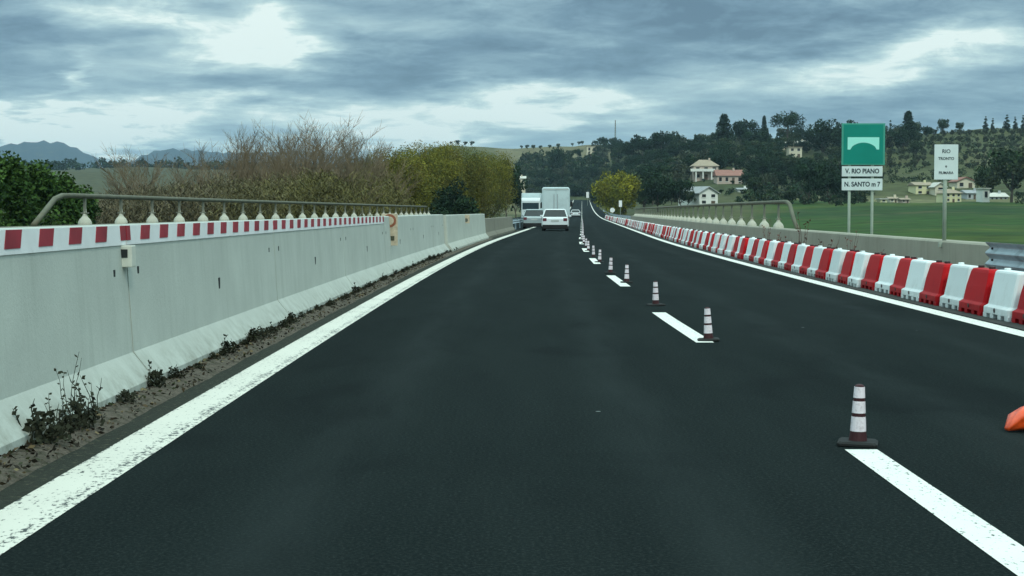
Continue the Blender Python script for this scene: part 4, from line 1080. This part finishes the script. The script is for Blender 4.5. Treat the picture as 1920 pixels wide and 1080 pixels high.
# low shrubs over the slopes: ground cover
def scrub(name, label, boxes, seed, cols, num, lo, hi, nleaf, leaf, Dlim=(300, 1100)):
    rs = np.random.RandomState(seed); V = []; C = []
    k = 0; tries = 0
    while k < num and tries < num * 6:
        tries += 1; bx = boxes[rs.randint(len(boxes))]; px_ = rs.uniform(bx[0], bx[1]); py = rs.uniform(bx[2], bx[3]); D = ground_D(px_, py)
        if D is None: continue
        hpx = rs.uniform(lo, hi)
        if any(D < dh + 14 and x0 - 6 < px_ < x1 + 6 and z0 < py - 1 and py - hpx < z1 - 3 for (x0, x1, z0, z1, dh) in boxes_clear): continue
        h = hpx / F * D; x, y = spot(px_, D); w = h * rs.uniform(1.2, 2.2)
        vs, c = crown_arrays(rs, nleaf, w, h, leaf * h, cols, 'round', 7); vs += np.array([x, y, h1(x, y) + h * .45]); V.append(vs); C.append(c); k += 1
    me = leafmesh(name, np.vstack(V), np.vstack(C)); o = bpy.data.objects.new(name, me); COL.objects.link(o); tag(o, label, 'undergrowth', kind='stuff')
for (px_, D_, top_, lab_) in [(1292, 400, 352, "dark tree at the left foot of the white farmhouse"), (1352, 402, 358, "dark tree at the right foot of the white farmhouse"), (1372, 440, 340, "dark tree in front of the red roofed wing"),
                     (1408, 455, 338, "dark tree right of the red roofed wing"), (1318, 455, 336, "dark tree below the main villa's balcony")]:
    put('dark_a', px_, D_, top=top_, wide=1.1, label=lab_)
scrub("scrub", "dark low scrub covering the hillside between the houses", [(1120, 1650, 270, 388), (975, 1130, 300, 375), (1400, 1640, 300, 384)], 5, DK + DK + MG + OL, 950, 8, 20, 150, .24)
scrub("scrub", "pale green scrub on the grassy right slope above the farm", [(1640, 1930, 250, 345), (1640, 1930, 365, 384)], 6, OL + MG + DK, 420, 5, 11, 90, .25)
def far_treeline():
    rs = np.random.RandomState(9); V = []; C = []
    for k in range(260):
        px_ = rs.uniform(-60, 900); D = rs.uniform(1180, 1420); x, y = spot(px_, D); h = rs.uniform(5, 10); w = h * rs.uniform(1.3, 2.4)
        vs, c = crown_arrays(rs, 60, w, h, 2.4, DK, 'round', 8); vs += np.array([x, y, h1(x, y) + h * .4]); V.append(vs); C.append(c)
    me = leafmesh("woodland", np.vstack(V), np.vstack(C)); o = bpy.data.objects.new("woodland", me); COL.objects.link(o); tag(o, "dark far woodland band below the blue mountains at left", 'woodland', kind='stuff')
far_treeline()

# weeds at the foot of the median wall
def weed_mesh(seed, h, stems, bushy):
    rs = random.Random(seed); b = MB()
    for s_ in range(stems):
        a = rs.uniform(0, 6.28); ln = rs.uniform(.1, .35); hh = h * rs.uniform(.45, 1); pts = [Vector((rs.uniform(-.05, .05), rs.uniform(-.05, .05), -.01))]
        for k in range(1, 6):
            t = k / 5; pts.append(pts[0] + Vector((cos(a) * ln * hh * t ** 1.5 + rs.uniform(-.01, .01), sin(a) * ln * hh * t ** 1.5 + rs.uniform(-.01, .01), hh * t)))
        b.tube(pts, [.0035, .003, .0028, .0025, .002, .001], 4)
        for k in range(10):
            t = rs.uniform(.15, 1); i = min(4, int(t * 5)); p = pts[i].lerp(pts[i + 1], t * 5 - i); a2 = rs.uniform(0, 6.28)
            u = Vector((cos(a2), sin(a2), rs.uniform(.1, .9))).normalized(); L_ = rs.uniform(.012, .034); v_ = u.orthogonal().normalized() * L_ * .35
            b.add([p, p + u * L_ * .5 + v_, p + u * L_, p + u * L_ * .5 - v_], [(0, 1, 2, 3)])
    for k in range(bushy * 2):
        a = rs.uniform(0, 6.28); r_ = rs.uniform(0, .085); p = Vector((cos(a) * r_, sin(a) * r_, rs.uniform(0, .09) * (1 - r_ * 6) + .01)); u = Vector((rs.uniform(-1, 1), rs.uniform(-1, 1), rs.uniform(0, 1))).normalized()
        L_ = rs.uniform(.010, .028); v_ = u.orthogonal().normalized() * L_ * .4
        b.add([p, p + u * L_ * .5 + v_, p + u * L_, p + u * L_ * .5 - v_], [(0, 1, 2, 3)])
    me = bpy.data.meshes.new("weed"); me.from_pydata(b.v, [], b.f); me.materials.append(M['weed']); return me
M['weed'] = mat("dry_dark_weed", (.020, .024, .012), .9, .5, 12)
def litter():
    rs = np.random.RandomState(3); n = 5200; Y = 3 + 42 * rs.uniform(0, 1, n) ** 1.25; u = rs.uniform(0, 1, n) ** 1.9; x = -2.66 + .24 * u
    X = x + cvv(Y); Z = .052 - .03 * u + rs.uniform(-.004, .012, n)
    p = np.stack([X, Y, Z], 1); a = rs.normal(size=(n, 3)); a[:, 2] *= .45; a /= np.linalg.norm(a, axis=1)[:, None]; b2 = np.cross(a, rs.normal(size=(n, 3))); b2 /= np.linalg.norm(b2, axis=1)[:, None]
    sz = (rs.uniform(.006, .026, n) * (1 + .35 * (u < .15)))[:, None]
    vs = np.stack([p - a * sz, p + b2 * sz * .5, p + a * sz, p - b2 * sz * .5], 1).reshape(-1, 3)
    pal = np.array([(.020, .018, .012), (.045, .035, .022), (.09, .07, .04), (.16, .13, .07), (.03, .04, .015), (.20, .18, .10)])
    c = pal[rs.choice(6, n, p=[.34, .22, .16, .08, .15, .05])]; me = leafmesh("leaf_litter", vs, np.repeat(c, 4, 0))
    o = bpy.data.objects.new("leaf_litter", me); COL.objects.link(o); tag(o, "dead leaves and grit lying along the foot of the median wall", 'leaf litter', kind='stuff')
litter()
big = [weed_mesh(1, .50, 6, 90), weed_mesh(2, .38, 5, 80), weed_mesh(3, .34, 6, 30)]
small = [weed_mesh(10 + k, .12 + .02 * k, 4, 90) for k in range(4)]
def weed(me, Y, x, s, lab, sz=1.0):
    o = bpy.data.objects.new("weed", me); COL.objects.link(o); o.location = W(x, Y, .03); o.scale = (s, s, s * sz); o.rotation_euler = (0, 0, rnd.uniform(0, 6.28))
    tag(o, lab, 'weed', 'weeds along the foot of the median wall')
weed(big[0], 9.15, -2.58, 1.0, "tallest dark weed at the wall foot, left edge of the road")
weed(big[1], 8.85, -2.60, 1.0, "dark bushy weed left of the tallest one at the wall foot")
weed(big[2], 9.55, -2.60, 1.0, "thin pale stemmed weed right of the tallest one at the wall foot")
weed(small[1], 9.25, -2.58, 1.8, "low dark clump under the tallest weed")
weed(small[2], 8.6, -2.60, 1.8, "low dark clump at the left end of the tall weeds")
weed(small[0], 10.45, -2.60, 1.0, "single small dark tuft between tall weeds and the first wall joint")
weed(small[3], 11.35, -2.63, 1.1, "upright dark tuft exactly at the first wall joint", 1.4)
weed(small[1], 11.95, -2.61, 1.0, "small dark tuft just past the first wall joint")
yy = 12.7; i = 0
while yy < 52:
    weed(small[i % 4], yy, -2.61 + rnd.uniform(-.02, .03), rnd.uniform(.5, 1.35) * (1.0 if yy > 16.8 or yy < 16 else 1.7), "small dark tuft in the line of weeds along the wall foot past the first joint")
    yy += rnd.uniform(.18, .85) * (1 + yy / 60); i += 1

M['dry'] = mat("dry_reddish_weed", (.10, .040, .028), .9, .4, 12)
for i_, (Yw, xw_, sc_) in enumerate([(46.5, 7.0, 2.4), (44.6, 6.95, 2.8), (42.8, 7.0, 2.2), (40.4, 6.95, 2.9), (37.2, 7.0, 2.6), (36.0, 6.9, 2.3), (33.6, 7.0, 2.0), (31.0, 6.95, 2.2)]):
    me_ = big[i_ % 3].copy(); me_.materials.clear(); me_.materials.append(M['dry'])
    o = bpy.data.objects.new("dry_weed", me_); COL.objects.link(o); o.location = W(xw_, Yw, 0); o.scale = (sc_ * .8, sc_ * .8, sc_); o.rotation_euler = (0, 0, i_)
    tag(o, "thin dry reddish stalk between the plastic barriers and the tan parapet", 'weed', 'dry stalks in front of the right parapet')
# ------------------------------------------------------------------ houses
WALLC = {'cream': (.60, .56, .42), 'white': (.70, .72, .66), 'pink': (.50, .41, .34), 'yellow': (.66, .64, .38), 'tan': (.42, .37, .27), 'grey': (.38, .42, .42)}
ROOFC = {'terra': (.26, .13, .10), 'tan': (.30, .25, .18), 'grey': (.28, .30, .30), 'pale': (.50, .50, .44)}
WM = {k: mat("plaster_" + k, v_, .85, .12, .4) for k, v_ in WALLC.items()}; RM = {k: mat("roof_" + k, v_, .85, .2, 1.2) for k, v_ in ROOFC.items()}
M['win'] = mat("dark_window", (.02, .022, .022), .3)
M['shut'] = mat("shutter", (.10, .075, .05), .7)
def house(px0, px1, ytop, ybase, D, wall, roof, label, style='gable', depth=8, rows=2, cols=3, rz=0.0, door=True, roof_frac=.32):
    pc = (px0 + px1) / 2; Dg = ground_D(pc, ybase) or D; D = Dg if abs(Dg - D) < 130 else D; x, y = spot(pc, D); w = (px1 - px0) / F * D; zt = CAMZ + (HOR - ytop) / F * D; zb = CAMZ + (HOR - ybase) / F * D
    root = empty("house", (x, y, zb), rz); h = zt - zb; hr = h * roof_frac; hw = h - hr; g = min(0, h1(x, y) - zb) - 2.0
    b = MB(); b.box(-w / 2, w / 2, 0, depth, g, hw)
    if style == 'gable_front': b.add([(-w / 2, 0, hw), (w / 2, 0, hw), (0, 0, h - .1), (-w / 2, depth, hw), (w / 2, depth, hw), (0, depth, h - .1)], [(0, 1, 2), (3, 5, 4), (0, 2, 5, 3), (1, 4, 5, 2)])
    b.build("wall", WM[wall], root)
    r_ = MB(); o_ = .4
    if style == 'gable_front':
        for s in (-1, 1):
            r_.add([(0, -o_, h), (0, depth + o_, h), (s * (w / 2 + o_), depth + o_, hw - .2), (s * (w / 2 + o_), -o_, hw - .2), (0, -o_, h + .2), (0, depth + o_, h + .2), (s * (w / 2 + o_), depth + o_, hw), (s * (w / 2 + o_), -o_, hw)],
                   [(0, 1, 2, 3), (4, 7, 6, 5), (0, 3, 7, 4), (1, 5, 6, 2), (0, 4, 5, 1), (2, 6, 7, 3)])
    elif style == 'gable':
        r_.loft([[(xx, -o_, hw + .003), (xx, depth + o_, hw + .003), (xx, depth / 2, h)] for xx in (-w / 2 - o_, w / 2 + o_)])
    elif style == 'hip':
        r_.add([(-w / 2 - o_, -o_, hw + .003), (w / 2 + o_, -o_, hw + .003), (w / 2 + o_, depth + o_, hw + .003), (-w / 2 - o_, depth + o_, hw + .003), (-w * .22, depth / 2, h), (w * .22, depth / 2, h)],
               [(0, 1, 5, 4), (1, 2, 5), (2, 3, 4, 5), (3, 0, 4), (0, 3, 2, 1)])
    else: r_.box(-w / 2 - .3, w / 2 + .3, -.3, depth + .3, hw + .003, hw + .25)
    rf = r_.build("roof", RM[roof], root)
    if style in ('gable', 'hip'):
        c = MB(); c.box(w * .16, w * .16 + .5, depth / 2 - .9, depth / 2 - .4, hw, h + .5); c.build("chimney", WM[wall], rf)
    sh = hw / rows; ww = min(1.2, w / cols * .42)
    for r0 in range(rows):
        for c0 in range(cols):
            cx_ = -w / 2 + w * (c0 + .5) / cols; z0 = r0 * sh + sh * .35; z1 = r0 * sh + sh * .82
            if door and r0 == 0 and c0 == cols // 2:
                d = MB(); d.box(cx_ - ww * .5, cx_ + ww * .5, -.04, .01, .0, sh * .8); d.build("door", M['shut'], root); continue
            m_ = MB(); m_.box(cx_ - ww / 2, cx_ + ww / 2, -.03, .01, z0, z1); wn = m_.build("window", M['win'], root)
            m_ = MB(); m_.box(cx_ - ww / 2 - .08, cx_ + ww / 2 + .08, -.12, .0, z0 - .12, z0 - .003); m_.build("sill", WM['white'], wn)
    tag(root, label, 'house'); return root
vh = house(1300, 1346, 299, 338, 478, 'pink', 'tan', "main pink villa on the hill with two dark windows and a white balcony", 'hip', 9, 2, 3)
b = MB(); hwid = 46 / F * 478; b.box(-hwid / 2 - 1.6, hwid / 2 - 1.2, -1.6, -.02, 2.55, 3.35); b.build("balcony", WM['white'], vh)
for xx in (-.42, -.14, .2): 
    b = MB(); b.box(hwid * xx - .18, hwid * xx + .18, -1.5, -1.15, -2, 2.548); b.build("balcony_post", WM['white'], vh)
house(1344, 1392, 318, 346, 474, 'pink', 'terra', "lower wing with red tiled roof right of the main pink villa", 'gable', 8, 1, 4, roof_frac=.42)
house(1308, 1348, 351, 386, 415, 'white', 'grey', "white farmhouse with a steep gable standing below the pink villa", 'gable_front', 9, 2, 2, rz=R(24))
house(1266, 1300, 266, 286, 600, 'white', 'pale', "small white gabled house high on the hill among dark trees", 'gable_front', 8, 1, 2)
house(1466, 1524, 263, 281, 585, 'tan', 'pale', "long tan hillside house below the umbrella pine", 'gable', 9, 1, 5)
house(1478, 1502, 276, 297, 572, 'cream', 'tan', "small cream annex in front of the long tan house", 'flat', 6, 2, 2, roof_frac=.05)
house(1100, 1118, 274, 298, 790, 'cream', 'tan', "square tan tower house on the pale slope above the road", 'flat', 6, 2, 2, roof_frac=.05)
house(1716, 1747, 341, 366, 400, 'yellow', 'tan', "cream yellow farmhouse left of the white sign's post", 'gable', 8, 2, 2, roof_frac=.25)
house(1752, 1772, 343, 366, 404, 'cream', 'pale', "narrow cream house tucked behind the white sign's post", 'gable_front', 7, 2, 1)
house(1772, 1801, 354, 380, 392, 'yellow', 'tan', "yellow farmhouse in front of the pink gabled one", 'hip', 8, 2, 3)
house(1793, 1826, 333, 355, 415, 'cream', 'terra', "cream house with reddish roof just right of the white sign", 'gable_front', 8, 1, 2)
house(1812, 1840, 356, 376, 398, 'grey', 'grey', "low grey shed right of the yellow farmhouse", 'gable', 7, 1, 3)
house(1841, 1854, 353, 379, 394, 'white', 'pale', "narrow bright white shed between two grey ones", 'flat', 5, 1, 1, door=False, roof_frac=.06)
house(1855, 1888, 361, 377, 398, 'grey', 'pale', "long low shed with pale roof, rightmost of the farm", 'gable', 7, 1, 4, roof_frac=.5)
house(1668, 1682, 369, 380, 396, 'cream', 'tan', "tiny cream outbuilding right of the green sign's posts", 'gable', 4, 1, 2)
house(1650, 1662, 371, 380, 396, 'yellow', 'pale', "tiny yellowish hut directly right of the green sign's posts", 'flat', 4, 1, 1, door=False)
house(1384, 1402, 352, 362, 440, 'white', 'grey', "little white outbuilding below the villa's red roofed wing", 'gable', 5, 1, 2)
house(962, 985, 330, 345, 640, 'cream', 'pale', "faint pale house in the gully above the lorry", 'gable', 6, 1, 3)
house(1690, 1704, 371, 381, 398, 'pink', 'tan', "tiny pinkish outbuilding on the field's edge left of the yellow farmhouse", 'gable', 4, 1, 2)

# mast on the far ridge
X, Y = spot(1153, 960); g = h1(X, Y); r = empty("radio_mast", (X, Y, g)); H_ = CAMZ + (HOR - 226) / F * Y - g
for s in ((-.5, -.3), (.5, -.3), (0, .6)):
    b = MB(); b.tube([(s[0], s[1], -.5), (s[0] * .3, s[1] * .3, H_)], .10, 5); b.build("mast_leg", M['rail_base'], r)
b = MB(); nb = 12
for k in range(nb):
    z0 = H_ * k / nb; z1 = H_ * (k + 1) / nb; f0 = 1 - .7 * k / nb; f1 = 1 - .7 * (k + 1) / nb
    b.tube([(-.5 * f0, -.3 * f0, z0), (.5 * f1, -.3 * f1, z1)], .05, 4); b.tube([(.5 * f0, -.3 * f0, z0), (0, .6 * f1, z1)], .05, 4)
b.build("lattice", M['rail_base'], r)
tag(r, "thin lattice radio mast on the far ridge against the sky", 'radio mast')

# ------------------------------------------------------------------ air
b = MB(); b.box(-7700, 7700, -7700, 7700, -9, 330)
hz = bpy.data.materials.new("air"); hz.use_nodes = True; t = NT(hz.node_tree); t.n.clear()
out = t.new('ShaderNodeOutputMaterial'); pv = t.new('ShaderNodeVolumePrincipled'); t.l.new(pv.outputs[0], out.inputs['Volume'])
pv.inputs['Color'].default_value = (.58, .83, 1.0, 1); pv.inputs['Density'].default_value = 0.00009; pv.inputs['Anisotropy'].default_value = 0.2
o = b.build("haze", hz); tag(o, "pale bluish air over the whole landscape", 'haze', kind='stuff')
o.display_type = 'WIRE'
print("objects", len(bpy.data.objects))
